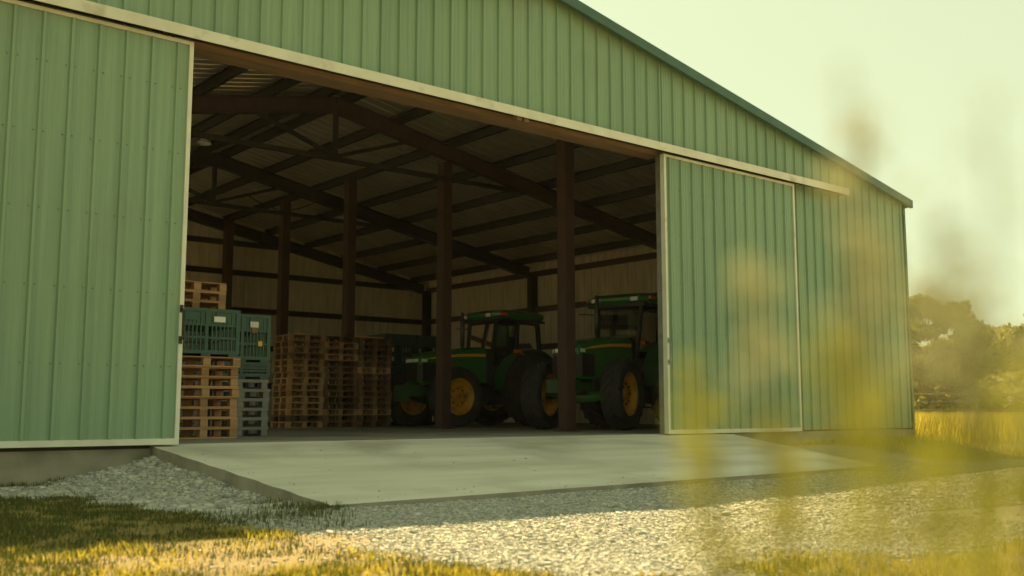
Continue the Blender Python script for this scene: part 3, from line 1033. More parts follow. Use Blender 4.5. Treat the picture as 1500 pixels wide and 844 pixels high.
def make_tractor():
    """nose at x=0 looking towards -x; near side is -y; stands on z=0"""
    t = empty('tractor', (0, 0, 0))
    FX, RXA = 0.60, 3.10
    # hood: rings along x
    rings = []
    for (x, w, zt, zb) in ((0.0, 0.50, 1.60, 1.12), (0.03, 0.58, 1.72, 1.06), (0.14, 0.66, 1.79, 1.04), (0.55, 0.70, 1.87, 1.04), (1.1, 0.75, 1.95, 1.06), (1.6, 0.80, 2.00, 1.08), (1.98, 0.84, 2.03, 1.10)):
        h = zt - zb
        rings.append([(x, -w / 2, zb), (x, -w / 2 * 1.02, zb + 0.55 * h), (x, -w / 2 * 0.98, zb + 0.80 * h), (x, -w / 2 * 0.86, zb + 0.94 * h), (x, -w / 2 * 0.55, zt - 0.006), (x, 0, zt + 0.012),
                      (x, w / 2 * 0.55, zt - 0.006), (x, w / 2 * 0.86, zb + 0.94 * h), (x, w / 2 * 0.98, zb + 0.80 * h), (x, w / 2 * 1.02, zb + 0.55 * h), (x, w / 2, zb)])
    b = MB()
    n = len(rings[0])
    vs = [p for r in rings for p in r]
    fs = [tuple(range(n - 1, -1, -1))]
    for i in range(len(rings) - 1):
        for k in range(n):
            fs.append((i * n + k, i * n + (k + 1) % n, (i + 1) * n + (k + 1) % n, (i + 1) * n + k))
    fs.append(tuple((len(rings) - 1) * n + k for k in range(n)))
    hood = b.add(vs, fs).build('hood', 'tractor_green', t, bevel=0.008)
    # grille wraps the nose: front and both sides
    b = MB()
    b.box(-0.022, 0.02, -0.23, 0.23, 1.10, 1.53)
    for s in (-1, 1):
        b.box(0.05, 0.52, s * 0.352 - 0.012, s * 0.352 + 0.012, 1.10, 1.56)
        b.add([(-0.02, s * 0.235, 1.10), (0.055, s * 0.352, 1.10), (0.055, s * 0.352, 1.55), (-0.02, s * 0.235, 1.53), (0.02, s * 0.2, 1.10), (0.08, s * 0.3, 1.10), (0.08, s * 0.3, 1.55), (0.02, s * 0.2, 1.53)],
              [(0, 1, 2, 3), (4, 7, 6, 5), (0, 4, 5, 1), (3, 2, 6, 7), (0, 3, 7, 4), (1, 5, 6, 2)])
    for k in range(11):
        z = 1.13 + k * 0.038
        b.box(-0.03, -0.0225, -0.22, 0.22, z, z + 0.012)
    b.build('grille', 'tractor_dark', hood)
    for y in (-0.20, -0.075, 0.075, 0.20):
        MB().box(-0.034, -0.012, y - 0.055, y + 0.055, 1.585, 1.665).build('headlight', 'lamp', hood, bevel=0.008)
    for s in (-1, 1):
        MB().box(0.02, 0.19, s * 0.345 - 0.013, s * 0.345 + 0.013, 1.585, 1.66).build('headlight', 'lamp', hood, bevel=0.008)
        # yellow stripe rising along the hood side
        b = MB()
        st = [(0.22, 1.665, 0.012), (0.55, 1.715, 0.045), (1.1, 1.775, 0.062), (1.6, 1.80, 0.07), (1.95, 1.805, 0.07)]
        vs = []
        for (x, z, hh) in st:
            w = 0.70 + (x - 0.55) * 0.098 if x > 0.5 else 0.66 + x * 0.09
            vs += [(x, s * (w / 2 * 1.022), z - hh / 2), (x, s * (w / 2 * 1.022), z + hh / 2), (x, s * (w / 2 * 0.9), z + hh / 2), (x, s * (w / 2 * 0.9), z - hh / 2)]
        fs = [(0, 1, 2, 3), (16, 19, 18, 17)]
        for i in range(4):
            for k in range(4):
                fs.append((4 * i + k, 4 * i + 4 + k, 4 * i + 4 + (k + 1) % 4, 4 * i + (k + 1) % 4))
        b.add(vs, fs).build('stripe', 'stripe_yellow', hood)
    # chassis, engine, axle
    b = MB()
    b.box(-0.02, 3.4, -0.22, 0.22, 0.72, 1.02)
    b.box(0.6, 1.9, -0.30, 0.30, 0.62, 1.08)
    b.box(2.6, 3.6, -0.36, 0.36, 0.55, 1.25)
    b.build('chassis', 'tractor_dark', t, bevel=0.02)
    b = MB()
    b.box(0.75, 1.75, -0.37, 0.37, 1.0, 1.12)
    b.tube([(0.9, -0.40, 0.85), (1.6, -0.40, 0.85)], 0.085, 12)
    b.tube([(0.85, -0.36, 1.05), (1.0, -0.42, 0.95), (1.25, -0.42, 1.12)], 0.03, 8)
    b.box(1.1, 1.45, -0.44, -0.38, 0.95, 1.25)
    b.build('engine', 'tractor_dark', t)
    b = MB()
    b.box(-0.30, 0.10, -0.30, 0.30, 0.74, 1.03)
    b.box(0.11, 1.3, -0.26, -0.222, 0.80, 0.96)
    b.box(0.11, 1.3, 0.222, 0.26, 0.80, 0.96)
    b.build('front_bracket', 'tractor_dark_green', t, bevel=0.02)
    b = MB()
    for k in range(8):
        y = -0.28 + k * 0.08
        b.box(-0.36, -0.302, y - 0.032, y + 0.032, 0.62, 1.0)
    b.build('front_weights', 'tractor_dark_green', t, bevel=0.012)
    b = MB()
    b.tube([(FX, -0.86, 0.73), (FX, -0.3, 0.68), (FX, 0.3, 0.68), (FX, 0.86, 0.73)], [0.10, 0.13, 0.13, 0.10], 12)
    b.build('front_axle', 'tractor_green', t, True)
    MB().tube([(RXA, -0.85, 0.93), (RXA, 0.85, 0.93)], 0.13, 14).build('rear_axle', 'tractor_green', t, True)
    # wheels
    for s in (-1, 1):
        for (nm, k, x, r, yy) in (('front_wheel', 'f', FX, 0.73, 0.98), ('rear_wheel', 'r', RXA, 0.93, 0.92)):
            w = link_mesh(nm, RIM[(k, s)], t, (x, s * yy, r))
            link_mesh('tyre', TYR[k], w)
            hb = MB().lathe_y([(0.001, s * 0.10), (0.09, s * 0.10), (0.11, s * 0.06), (0.12, 0.0), (0.12, -s * 0.06)], 16)
            hb.build('hub', 'tractor_yellow', w, True)
    # fenders
    for s in (-1, 1):
        b = MB()
        r = 1.02
        ys = [s * 0.60, s * 1.02]
        N = 16
        vs, fs = [], []
        for i in range(N + 1):
            a = R(12 + (188 - 12) * i / N - 8)
            for rr in (r, r + 0.035):
                for y in ys:
                    vs.append((RXA + rr * math.cos(a), y, 0.93 + rr * math.sin(a)))
        for i in range(N):
            q = 4 * i
            fs += [(q, q + 1, q + 5, q + 4), (q + 2, q + 6, q + 7, q + 3), (q, q + 4, q + 6, q + 2), (q + 1, q + 3, q + 7, q + 5)]
        fs += [(0, 2, 3, 1), (4 * N, 4 * N + 1, 4 * N + 3, 4 * N + 2)]
        fd = b.add(vs, fs).build('fender', 'tractor_dark_green', t)
        MB().box(RXA - 0.62, RXA - 0.50, s * 1.0 - 0.10, s * 1.0 + 0.10, 1.87, 1.95).build('amber_light', 'amber', fd, bevel=0.015)
    # cab
    b = MB()
    b.box(2.05, 3.60, -0.60, 0.60, 1.05, 1.52)
    b.box(1.98, 2.30, -0.44, 0.44, 1.10, 1.92)
    cabb = b.build('cab_body', 'tractor_dark', t, bevel=0.02)
    bot = {'A': (2.05, 0.50, 1.50), 'B': (2.72, 0.70, 1.50), 'C': (3.62, 0.66, 1.70)}
    topp = {'A': (2.20, 0.56, 2.74), 'B': (2.80, 0.70, 2.74), 'C': (3.55, 0.62, 2.74)}
    for s in (-1, 1):
        for k in 'ABC':
            a, c = bot[k], topp[k]
            MB().bar((a[0], s * a[1], a[2]), (c[0], s * c[1], c[2]), 0.07, 0.085, up=(1, 0, 0)).build('cab_pillar', 'tractor_dark', t)
        for (k1, k2, nm) in (('A', 'B', 'door_window'), ('B', 'C', 'rear_side_window')):
            a, c, d, e = bot[k1], bot[k2], topp[k2], topp[k1]
            vs = [(p[0], s * (p[1] - 0.01), p[2]) for p in (a, c, d, e)] + [(p[0], s * (p[1] - 0.016), p[2]) for p in (a, c, d, e)]
            MB().add(vs, [(0, 1, 2, 3), (7, 6, 5, 4), (0, 4, 5, 1), (1, 5, 6, 2), (2, 6, 7, 3), (3, 7, 4, 0)]).build(nm, 'glass', t)
        MB().bar((bot['A'][0], s * 0.50, 1.5), (bot['B'][0], s * 0.70, 1.5), 0.05, 0.07).build('cab_sill', 'tractor_dark', t)
        # mirror
        b = MB()
        b.tube([(2.2, s * 0.60, 2.55), (2.05, s * 0.98, 2.58)], 0.012, 6)
        b.build('mirror_arm', 'tractor_dark', t)
    for (nm, k) in (('windshield', 'A'), ('rear_window', 'C')):
        a, c = bot[k], topp[k]
        zb = 1.92 if k == 'A' else a[2]
        f = (zb - a[2]) / (c[2] - a[2])
        xb = a[0] + (c[0] - a[0]) * f
        yb2 = a[1] + (c[1] - a[1]) * f
        vs = [(xb, -yb2, zb), (xb, yb2, zb), (c[0], c[1], c[2]), (c[0], -c[1], c[2])]
        vs += [(x + 0.006, y, z) for x, y, z in vs]
        MB().add(vs, [(0, 1, 2, 3), (7, 6, 5, 4), (0, 4, 5, 1), (1, 5, 6, 2), (2, 6, 7, 3), (3, 7, 4, 0)]).build(nm, 'glass', t)
    # roof
    b = MB()
    ring = lambda z, x0, x1, w, c: [(x0 + c, -w, z), (x1 - c, -w, z), (x1, -w + c, z), (x1, w - c, z), (x1 - c, w, z), (x0 + c, w, z), (x0, w - c, z), (x0, -w + c, z)]
    L = [ring(2.75, 2.06, 3.70, 0.72, 0.1), ring(2.82, 1.98, 3.76, 0.79, 0.14), ring(2.90, 1.98, 3.76, 0.80, 0.15), ring(2.98, 2.12, 3.66, 0.70, 0.2), ring(3.02, 2.4, 3.45, 0.45, 0.2)]
    vs = [p for r in L for p in r]
    fs = [tuple(range(7, -1, -1)), tuple(32 + k for k in range(8))]
    for i in range(4):
        for k in range(8):
            fs.append((8 * i + k, 8 * i + (k + 1) % 8, 8 * i + 8 + (k + 1) % 8, 8 * i + 8 + k))
    rf = b.add(vs, fs).build('cab_roof', 'tractor_green', t, bevel=0.015)
    MB().box(2.02, 3.72, -0.73, 0.73, 2.70, 2.749).build('roof_lining', 'tractor_dark', rf)
    for y in (-0.50, 0.50):
        MB().box(1.955, 2.0, y - 0.09, y + 0.09, 2.80, 2.89).build('roof_light', 'lamp', rf, bevel=0.01)
    for s in (-1, 1):
        MB().box(2.12, 2.36, s * 0.81 - 0.025, s * 0.81 + 0.025, 2.83, 2.90).build('amber_light', 'amber', rf, bevel=0.012)
    # exhaust and intake at the far front corner of the cab
    b = MB()
    b.tube([(1.78, 0.34, 1.95), (1.78, 0.34, 2.05), (1.78, 0.34, 2.06), (1.78, 0.34, 2.78), (1.78, 0.34, 2.80), (1.78, 0.34, 2.95)], [0.035, 0.035, 0.06, 0.06, 0.04, 0.04], 12)
    b.build('exhaust_stack', 'chrome', t, True)
    # inside the cab
    b = MB()
    b.tube([(2.30, 0, 1.55), (2.52, 0, 1.98)], 0.035, 8)
    N = 20
    c0 = Vector((2.54, 0, 2.02)); ax = Vector((0.46, 0, 0.89)); u = Vector((0, 1, 0)); v = ax.cross(u)
    pts = [c0 + (u * math.cos(2 * math.pi * k / N) + v * math.sin(2 * math.pi * k / N)) * 0.21 for k in range(N + 1)]
    b.tube(pts, 0.016, 6, caps=False)
    for k in (2, 9, 15):
        b.tube([c0, pts[k]], 0.012, 6)
    b.build('steering_wheel', 'tractor_dark', t)
    b = MB()
    b.box(2.85, 3.30, -0.25, 0.25, 1.52, 1.72)
    b.box(3.25, 3.40, -0.24, 0.24, 1.72, 2.38)
    b.build('seat', 'tractor_dark', t, bevel=0.04)
    # steps and fuel tank on the near side
    b = MB()
    for i, z in enumerate((0.45, 0.75, 1.05)):
        b.box(2.02, 2.42, -0.86 + 0.06 * i, -0.60 + 0.04 * i, z, z + 0.03)
    for x in (2.00, 2.42):
        b.box(x - 0.012, x + 0.012, -0.72, -0.66, 0.45, 1.25)
    b.build('step', 'tractor_dark', t)
    b = MB()
    b.box(1.42, 1.98, -0.66, -0.32, 0.58, 1.02)
    b.build('fuel_tank', 'tractor_dark', t, bevel=0.05)
    return t
t1 = make_tractor()
t1.location = (9.62, 9.30, 0.002)
tag(t1, 'green tractor with yellow wheels parked further back, behind the left post', 'tractor', 'green tractors')
t2 = copy_tree(t1)
t2.location = (9.62, 3.72, 0.002)
t2.rotation_euler.z = R(14)
tag(t2, 'green tractor with amber cab lights half hidden by the right sliding door', 'tractor', 'green tractors')
for ch in list(t2.children):
    if ch.name.startswith('front_weights'):
        bpy.data.objects.remove(ch)
for ch in t2.children:
    if ch.name.startswith('front_wheel'):
        ch.rotation_euler.z = R(8)

# ------------------------------------------------------------------ gravel
def stones(n, xr, yr, size, maskf, seed):
    r = np.random.default_rng(seed)
    x = r.uniform(*xr, n); y = r.uniform(*yr, n)
    keep = r.uniform(0, 1, n) < maskf(x, y)
    x, y = x[keep], y[keep]
    m = len(x)
    base = np.array([(a, b_, c) for c in (-1, 1) for b_ in (-1, 1) for a in (-1, 1)], float)
    V = np.repeat(base[None], m, 0) * r.uniform(0.45, 1.1, (m, 8, 3))
    s = size * r.lognormal(0, 0.35, m)
    V *= s[:, None, None] * np.stack([r.uniform(.7, 1.3, m), r.uniform(.6, 1.1, m), r.uniform(.30, .65, m)], -1)[:, None, :]
    a = r.uniform(0, 2 * np.pi, m); t = r.uniform(-.35, .35, m)
    ca, sa, ct, st = np.cos(a), np.sin(a), np.cos(t), np.sin(t)
    Rm = np.stack([np.stack([ca, -sa * ct, sa * st], -1), np.stack([sa, ca * ct, -ca * st], -1), np.stack([0 * ca, st, ct], -1)], 1)
    V = np.einsum('mij,mkj->mki', Rm, V)
    V += np.stack([x, y, ground_z(x, y) + s * 0.15], -1)[:, None, :]
    F = np.array([(0, 2, 3, 1), (4, 5, 7, 6), (0, 1, 5, 4), (2, 6, 7, 3), (0, 4, 6, 2), (1, 3, 7, 5)])
    F = (F[None] + 8 * np.arange(m)[:, None, None]).reshape(-1, 4)
    return V.reshape(-1, 3), F
def on_ramp(x, y):
    t = np.clip(-y / 4.0, 0, 1)
    xr = 10.3 - 1.75 * t
    return ((x > -0.27) & (x < xr - 0.02) & (y > -3.95)) | (y > 0.03)
def gm(x, y): return gravel_mask(x, y) * (~on_ramp(x, y))
parts = [stones(190000, (-3.0, 3.0), (-8.8, 0.05), 0.0085, gm, 1), stones(70000, (2.0, 11), (-7.5, -1.5), 0.0115, lambda x, y: gm(x, y) * 0.9, 2),
         stones(1500, (-3.0, 6), (-9, 0.05), 0.020, lambda x, y: gm(x, y) * 0.5, 3), stones(9000, (-1.9, -0.27), (-3.6, 0.05), 0.018, lambda x, y: gm(x, y), 4)]
off, VV, FF = 0, [], []
for v_, f_ in parts:
    VV.append(v_); FF.append(f_ + off); off += len(v_)
def ramp_z(x, y): return -0.004 - 0.396 * np.clip((0.19 - y) / 4.29, 0, 1)
_g = ground_z
ground_z = lambda x, y: ramp_z(x, y) + 0.001
v_, f_ = stones(2600, (-0.2, 8.2), (-4.0, -0.3), 0.0065, lambda x, y: 0.05 + 0.75 * smooth01(-y, 3.3, 4.0) * smooth01(vnoise(x, y, 1.5, 61), 0.3, 0.7) + 0.4 * (1 - smooth01(x, -0.2, 0.1)), 7)
ground_z = _g
VV.append(v_); FF.append(f_ + off); off += len(v_)
v_, f_ = stones(14000, (-4.5, -0.5), (-8.5, -4.6), 0.007, lambda x, y: (1 - turf_mask(x, y)) * 0.5, 6)
VV.append(v_); FF.append(f_ + off); off += len(v_)
gr = big_mesh('gravel', np.concatenate(VV), np.concatenate(FF), 'stone')
tag(gr, 'loose grey crushed stone gravel around the concrete ramp', 'gravel', kind='stuff')

# ------------------------------------------------------------------ grass
def blades(x, y, h, seed, w=0.004, lean=0.5):
    r = np.random.default_rng(seed)
    m = len(x)
    a = r.uniform(0, 2 * np.pi, m)
    hh = h * r.uniform(0.45, 1.25, m)
    le = lean * r.uniform(0.1, 1.0, m) * hh
    dx, dy = np.cos(a), np.sin(a)
    px_, py_ = -dy, dx
    ww = w * r.uniform(0.7, 1.4, m)
    z = ground_z(x, y) - 0.01
    P = []
    for (t, wf, lf) in ((0, 1, 0), (0.55, 0.75, 0.3)):
        for s in (-1, 1):
            P.append(np.stack([x + dx * le * lf + s * px_ * ww * wf, y + dy * le * lf + s * py_ * ww * wf, z + hh * t], -1))
    P.append(np.stack([x + dx * le, y + dy * le, z + hh], -1))
    V = np.stack(P, 1).reshape(-1, 3)
    F = np.array([(0, 1, 3), (0, 3, 2), (2, 3, 4)])
    F = (F[None] + 5 * np.arange(m)[:, None, None]).reshape(-1, 3)
    return V, F
def scatter(n, xr, yr, maskf, seed):
    r = np.random.default_rng(seed)
    x = r.uniform(*xr, n); y = r.uniform(*yr, n)
    k = (r.uniform(0, 1, n) < maskf(x, y)) & ~on_ramp(x, y)
    return x[k], y[k]
def tm(x, y):
    clump = smooth01(0.6 * vnoise(x, y, 5.0, 21) + 0.4 * vnoise(x, y, 1.7, 22), 0.32, 0.68)
    return np.maximum(turf_mask(x, y) * (0.10 + 0.90 * clump), 0.10 * (x < -1.0) * (y < -4.0) * smooth01(vnoise(x, y, 6.0, 23), 0.45, 0.7))
x, y = scatter(150000, (-5.2, 0.2), (-9.6, -0.6), tm, 31)
v1, f1 = blades(x, y, 0.045, 32)
# weedy tufts at the ramp corner and along the foundation
tx, ty = [], []
r = np.random.default_rng(5)
for (cx, cy, sp, n) in ((-0.42, -4.15, 0.10, 260), (-0.55, -3.8, 0.10, 160), (-0.75, -4.5, 0.18, 260), (-0.5, -3.3, 0.08, 120), (-1.2, -4.4, 0.25, 300), (-1.75, -0.05, 0.12, 200), (-2.2, -0.02, 0.15, 240), (-1.4, 0.0, 0.1, 100), (-1.0, -5.2, 0.2, 120)):
    tx.append(cx + r.normal(0, sp, n)); ty.append(np.minimum(cy + r.normal(0, sp, n), 0.03))
tx, ty = np.concatenate(tx), np.concatenate(ty)
k = ~on_ramp(tx, ty)
v2, f2 = blades(tx[k], ty[k], 0.075, 33, 0.0035, 0.6)
g = big_mesh('grass', np.concatenate([v1, v2]), np.concatenate([f1, f2 + len(v1)]), 'grass')
tag(g, 'short green and straw coloured grass beside the gravel', 'grass', kind='stuff')
# dry seeding grass near the camera
x, y = scatter(60000, (-5.5, 6.5), (-11.0, -7.2), lambda x, y: turf_mask(x, y) * smooth01(vnoise(x, y, 2.2, 41), 0.3, 0.7), 34)
v1, f1 = blades(x, y, 0.06, 35, 0.0035, 0.9)
x, y = scatter(40000, (-5.2, -1.2), (-8.6, -5.0), lambda x, y: turf_mask(x, y) * smooth01(vnoise(x, y, 3.2, 42), 0.5, 0.75), 36)
v2, f2 = blades(x, y, 0.055, 37, 0.0035, 0.9)
g = big_mesh('dry_grass', np.concatenate([v1, v2]), np.concatenate([f1, f2 + len(v1)]), 'dry_grass')
tag(g, 'sunlit dry yellow grass in the foreground', 'grass', kind='stuff')
# meadow right of the barn
def wedge(n, seed, dmin, dmax, a0, a1):
    r = np.random.default_rng(seed)
    d = np.sqrt(r.uniform(dmin ** 2, dmax ** 2, n)); a = np.radians(r.uniform(a0, a1, n))
    return CAM.x + d * np.sin(a), CAM.y + d * np.cos(a)
x, y = wedge(60000, 51, 24, 75, 57, 72)
k = (turf_mask(x, y) > 0.4) & (vnoise(x, y, 0.5, 52) > 0.25)
v1, f1 = blades(x[k], y[k], 0.55, 53, 0.012, 0.5)
x2, y2 = scatter(60000, (10.6, 34), (-4.6, 14), lambda x, y: turf_mask(x, y) * smooth01(vnoise(x, y, 1.3, 55), 0.2, 0.6) * ((x > 16.9) | (y < 0)), 56)
v2, f2 = blades(x2, y2, 0.16, 57, 0.006, 0.6)
f1 = np.concatenate([f1, f2 + len(v1)]); v1 = np.concatenate([v1, v2])
g = big_mesh('meadow_grass', v1, f1, 'dry_grass')
tag(g, 'tall golden meadow grass behind the barn corner', 'grass', kind='stuff')

# ------------------------------------------------------------------ fence in the meadow
fen = empty('field_fence', (33, 12, -0.45))
tag(fen, 'thin rail and wire fence across the golden meadow at right', 'fence')
p0, p1 = Vector((-8, 14.6, 0)), Vector((17, -13, 0))
NP = 11
for k in range(NP):
    p = p0.lerp(p1, k / (NP - 1))
    MB().tube([p + Vector((0, 0, -0.3)), p + Vector((0, 0, 1.72))], [0.07, 0.06], 8).build('post', 'fence_wood', fen)
MB().bar(p0 + Vector((0, 0, 1.60)), p1 + Vector((0, 0, 1.60)), 0.05, 0.07).build('rail', 'fence_wood', fen)
for z in (0.5, 0.9, 1.25):
    MB().tube([p0 + Vector((0, 0, z)), p1 + Vector((0, 0, z))], 0.012, 5).build('wire', 'steel_grey', fen)

# ------------------------------------------------------------------ trees
def crown_mesh(seed, rx, rz, nclump, nleaf, material, leaf=0.28):
    r = np.random.default_rng(seed)
    V = []
    for c in range(nclump):
        d = r.normal(0, 1, 3); d /= np.linalg.norm(d)
        rad = r.uniform(0.35, 1.0) ** 0.6
        cpos = d * rad * np.array([rx, rx, rz])
        cpos[2] = cpos[2] * (1 if cpos[2] > 0 else 0.75)
        cr = r.uniform(0.14, 0.30) * rx
        m = nleaf
        q = r.normal(0, 1, (m, 3)); q /= np.linalg.norm(q, axis=1)[:, None]
        q *= (r.uniform(0.2, 1, m) ** 0.5)[:, None] * cr * np.array([1, 1, 0.8])
        p = cpos + q
        u = r.normal(0, 1, (m, 3)); u /= np.linalg.norm(u, axis=1)[:, None]
        w = np.cross(u, r.normal(0, 1, (m, 3))); w /= np.linalg.norm(w, axis=1)[:, None]
        s = leaf * r.uniform(0.5, 1.1, m)[:, None]
        V.append(np.stack([p - u * s, p + w * s * 0.6, p + u * s, p - w * s * 0.6], 1))
    V = np.concatenate(V).reshape(-1, 3)
    n = len(V) // 4
    F = np.arange(n * 4).reshape(n, 4)
    return big_mesh('crown', V, F, material)
crowns = [crown_mesh(101, 3.2, 3.3, 70, 110, 'leaf_a'), crown_mesh(102, 3.6, 2.8, 75, 110, 'leaf_b'), crown_mesh(103, 2.9, 2.9, 65, 110, 'leaf_a')]
def trunk_mesh(seed):
    rr = random.Random(seed)
    b = MB()
    b.tube([(0, 0, -0.4), (0.05, 0.03, 1.2), (-0.05, 0.1, 2.8), (0.1, 0, 4.6)], [0.34, 0.26, 0.2, 0.09], 9)
    for k in range(7):
        a = rr.uniform(0, 6.28); z = rr.uniform(1.6, 3.6); L = rr.uniform(1.6, 2.6)
        b.tube([(0, 0.05, z), (L * 0.5 * math.cos(a), L * 0.5 * math.sin(a), z + L * 0.45), (L * math.cos(a), L * math.sin(a), z + L * 0.7)], [0.11, 0.07, 0.03], 7)
    return b.mesh('trunk', 'bark', True)
trunks = [trunk_mesh(k) for k in range(3)]
used = set()
def tree(az, dist, scale, kind, label, cz=4.6):
    x = CAM.x + dist * math.sin(R(az)); y = CAM.y + dist * math.cos(R(az))
    t = empty('tree', (x, y, float(ground_z(x, y))), random.uniform(0, 6.28))
    t.scale = (scale, scale, scale)
    tag(t, label, 'tree', 'trees along the field edge')
    link_mesh('trunk', trunks[kind], t)
    if kind not in used:
        c = crowns[kind]; used.add(kind)
    else:
        c = crowns[kind].copy(); COL.objects.link(c)
    c.parent = t
    c.location = (0, 0, cz)
    return t
# bearing in degrees from the barn's depth axis
tree(61.9, 66, 0.98, 0, 'tall dark oak right behind the barn corner, highest of the field trees')
tree(59.2, 74, 1.0, 2, 'dark tree mostly hidden behind the barn corner')
tree(64.3, 86, 0.95, 1, 'golden tree next to the tall dark oak')
tree(66.3, 90, 1.08, 1, 'golden tree at the right edge of the picture')
tree(65.3, 104, 1.1, 2, 'dull green tree between the two golden trees, further off')
tree(67.9, 84, 1.05, 0, 'dark tree just past the right edge')
tree(70.2, 92, 1.1, 1, 'golden tree well past the right edge')
tree(63.2, 108, 1.05, 1, 'far golden tree seen beside the tall dark oak')
bush = crown_mesh(140, 3.0, 1.2, 50, 110, 'leaf_b', 0.2)
bush.name = 'hedge'
bush.location = (CAM.x + 72 * math.sin(R(64.6)), CAM.y + 72 * math.cos(R(64.6)), 0.9)
bush.scale = (2.2, 2.2, 1.2)
tag(bush, 'low golden hedge running in front of the field trees', 'hedge')

# ------------------------------------------------------------------ foreground weeds
def weed(az, dist, ztop, kind, lean_az, lean, label, seed, nleaf=26, leaf_len=0.085, leaf_from=0.0, head=1.0, hl=0.06):
    fl = 0.45 if head < 0.3 else 0.9
    rr = random.Random(seed)
    x = CAM.x + dist * math.sin(R(az)); y = CAM.y + dist * math.cos(R(az))
    z0 = float(ground_z(x, y))
    H = ztop - z0
    w = empty('tall_weed', (x, y, z0))
    tag(w, label, 'weed', 'tall weeds close to the camera')
    lx, ly = math.sin(R(lean_az)) * lean, math.cos(R(lean_az)) * lean
    def P(t):
        return Vector((lx * t * t, ly * t * t, H * t)) + Vector((0.012 * math.sin(5 * t + seed), 0.012 * math.cos(4 * t + seed), 0))
    b = MB()
    b.tube([P(t / 10) - (Vector((0, 0, 0.03)) if t == 0 else Vector()) for t in range(11)], [(0.0036 - 0.0020 * t / 10) * (0.45 if head < 0.3 else 1.0) for t in range(11)], 6)
    b.build('stem', 'weed_stem', w, True)
    b = MB()
    for i in range(nleaf):
        t = leaf_from + (1 - hl / H - 0.02 - leaf_from) * (i + rr.random()) / nleaf
        p = P(t)
        a = i * 2.4 + rr.uniform(-.4, .4)
        L = leaf_len * rr.uniform(0.6, 1.2) * (1.15 - 0.5 * t)
        d = Vector((math.cos(a), math.sin(a), 0))
        s = Vector((-d.y, d.x, 0))
        wd = L * 0.11
        up = rr.uniform(0.25, 0.6)
        q = [p, p + d * L * 0.35 + Vector((0, 0, up * L * 0.35)), p + d * L * 0.7 + Vector((0, 0, up * L * 0.5)), p + d * L + Vector((0, 0, up * L * 0.4))]
        vs = [q[0] - s * 0.002, q[0] + s * 0.002, q[1] - s * wd, q[1] + s * wd, q[2] - s * wd * 0.8, q[2] + s * wd * 0.8, q[3]]
        b.add(vs, [(0, 1, 3, 2), (2, 3, 5, 4), (4, 5, 6)])
    if nleaf:
        tag(b.build('leaves', 'weed_leaf_dark' if seed % 3 == 0 else 'weed_leaf', w), kind='stuff')
    if head > 0:
        b = MB()
        nb = int(3 + 13 * head)
        for i in range(nb):
            f0 = (i + rr.random()) / nb
            t = 1 - hl / H * (1 - f0)
            p = P(t)
            a = rr.uniform(0, 6.28)
            L = (0.026 * (1.05 - f0) + 0.006) * (0.5 + 0.7 * head)
            d = Vector((math.cos(a), math.sin(a), 0.55))
            for j in range(9):
                f = (j + 1) / 9
                c = p + d * L * f + Vector((rr.gauss(0, .004), rr.gauss(0, .004), rr.gauss(0, .004) - 0.25 * L * f * f))
                s = rr.uniform(0.002, 0.0036) * fl
                u = Vector((rr.gauss(0, 1), rr.gauss(0, 1), rr.gauss(0, 1))).normalized()
                v = u.orthogonal().normalized()
                n = u.cross(v)
                b.add([c + u * s, c + v * s, c - u * s, c - v * s, c + n * s, c - n * s], [(0, 1, 4), (1, 2, 4), (2, 3, 4), (3, 0, 4), (1, 0, 5), (2, 1, 5), (3, 2, 5), (0, 3, 5)])
        tag(b.build('flower_head', 'weed_flower' if kind == 'y' else 'weed_seed', w), kind='stuff')
    return w
def AZ(px): return YAW + math.degrees(math.atan((px - 750) / 1498.0))
def ZT(py, d): return CAM.z + d * (602 - py) / 1498.0
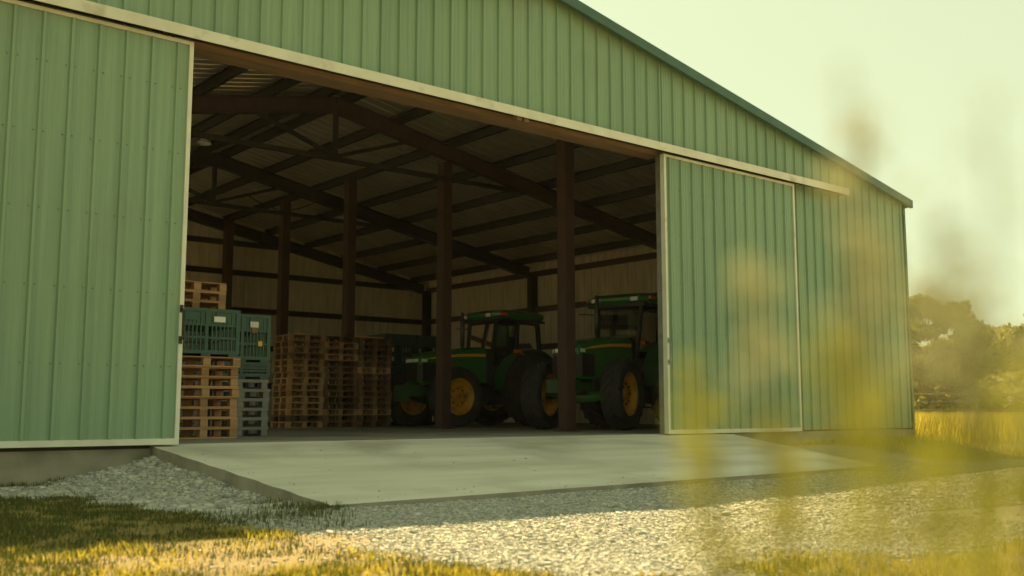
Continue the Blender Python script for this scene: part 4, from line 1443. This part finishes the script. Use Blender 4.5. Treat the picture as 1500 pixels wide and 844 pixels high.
WEEDS = [  # bearing, distance, top height, kind, lean bearing, lean, leaves, leaf length, head
    (1085, 0.60, 540, 'y', -50, 0.03, 12, 0.04, 0.5, 'yellow flowering weed standing furthest left of the blurred weeds'),
    (1165, 0.52, 400, 't', -50, 0.02, 5, 0.035, 0.5, 'pale seed headed weed in front of the right sliding door'),
    (1245, 0.48, 340, 't', 130, 0.015, 8, 0.04, 0.7, 'tan plumed weed in front of the barn corner panels'),
    (1150, 0.52, 165, 't', 130, 0.05, 2, 0.03, 0.35, 'weed whose tan tip crosses the sloping roof edge'),
    (1225, 0.40, 85, 't', 130, 0.01, 0, 0.03, 0.12, 'tallest thin weed reaching above the roof edge'),
    (1285, 0.42, 500, 'y', -50, 0.02, 12, 0.045, 0.5, 'leafy yellow weed beside the barn corner'),
    (1385, 0.44, 190, 't', 130, 0.015, 2, 0.03, 0.25, 'thin tan weed rising into the sky right of the barn'),
    (1450, 0.42, 350, 't', -50, 0.02, 6, 0.04, 0.3, 'thin tan weed nearest the right edge of the sky'),
    (1350, 0.40, 600, 'y', 130, 0.02, 18, 0.05, 0.4, 'bushy green weed at the lower right'),
    (1415, 0.36, 560, 'y', -50, 0.02, 26, 0.055, 0.4, 'dense leafy weed in the lower right corner'),
    (1480, 0.38, 540, 'y', 130, 0.015, 30, 0.06, 0.5, 'bright yellow green weed cut by the right edge'),
    (1500, 0.48, 470, 't', -50, 0.02, 14, 0.055, 0.6, 'brownish weed half outside the right edge'),
    (1245, 0.42, 720, 'y', -50, 0.03, 22, 0.05, 0.5, 'short yellow weed in front of the sunny gravel'),
    (1150, 0.48, 780, 'y', -50, 0.03, 18, 0.045, 0.5, 'lowest yellow weed near the bottom edge'),
    (1310, 0.55, 430, 't', 130, 0.02, 14, 0.045, 0.7, 'tan weed overlapping the barn corner edge'),
    (1455, 0.34, 610, 'y', 130, 0.02, 34, 0.055, 0.5, 'wide leaved green weed between the dense weed and the right edge'),
    (1385, 0.46, 640, 'y', -50, 0.02, 24, 0.055, 0.6, 'broad weed in front of the pale track at lower right'),
    (1305, 0.50, 660, 'y', 130, 0.02, 16, 0.05, 0.7, 'yellow topped weed below the barn corner'),
    (1430, 0.58, 500, 't', 130, 0.02, 30, 0.06, 0.8, 'tan headed weed in front of the meadow fence'),
    (1205, 0.56, 600, 'y', -50, 0.03, 14, 0.045, 0.4, 'weed standing where the ramp ends at right'),
    (1490, 0.32, 700, 'y', -50, 0.02, 44, 0.065, 0.2, 'lowest leafy weed in the bottom right corner'),
    (1340, 0.34, 770, 'y', -50, 0.02, 26, 0.05, 0.4, 'low leafy weed left of the bottom right corner'),
    (1110, 0.50, 640, 'y', -50, 0.02, 16, 0.042, 0.5, 'greenish weed right next to the furthest left weed'),
]
for k, (px_, d, py_, kind, la, ln, nl, ll, hd, lab) in enumerate(WEEDS):
    weed(AZ(px_), d, ZT(py_, d), kind, la, ln, lab, 200 + k, nl, ll, 0.05, hd)

# ------------------------------------------------------------------ warm dusty air
hb = MB().box(-2700, 2700, -2700, 2700, -2.0, 13.5)
hm = bpy.data.materials.new('haze_air')
hm.use_nodes = True
hn = hm.node_tree
hn.nodes.clear()
ho = hn.nodes.new('ShaderNodeOutputMaterial')
hv = hn.nodes.new('ShaderNodeVolumePrincipled')
hv.inputs['Color'].default_value = (0.95, 0.92, 0.80, 1)
hv.inputs['Density'].default_value = 0.00020
hv.inputs['Anisotropy'].default_value = 0.3
hn.links.new(hv.outputs[0], ho.inputs['Volume'])
M['haze_air'] = hm
tag(hb.build('haze', 'haze_air'), 'thin warm dusty air over the whole yard', 'haze', kind='stuff')
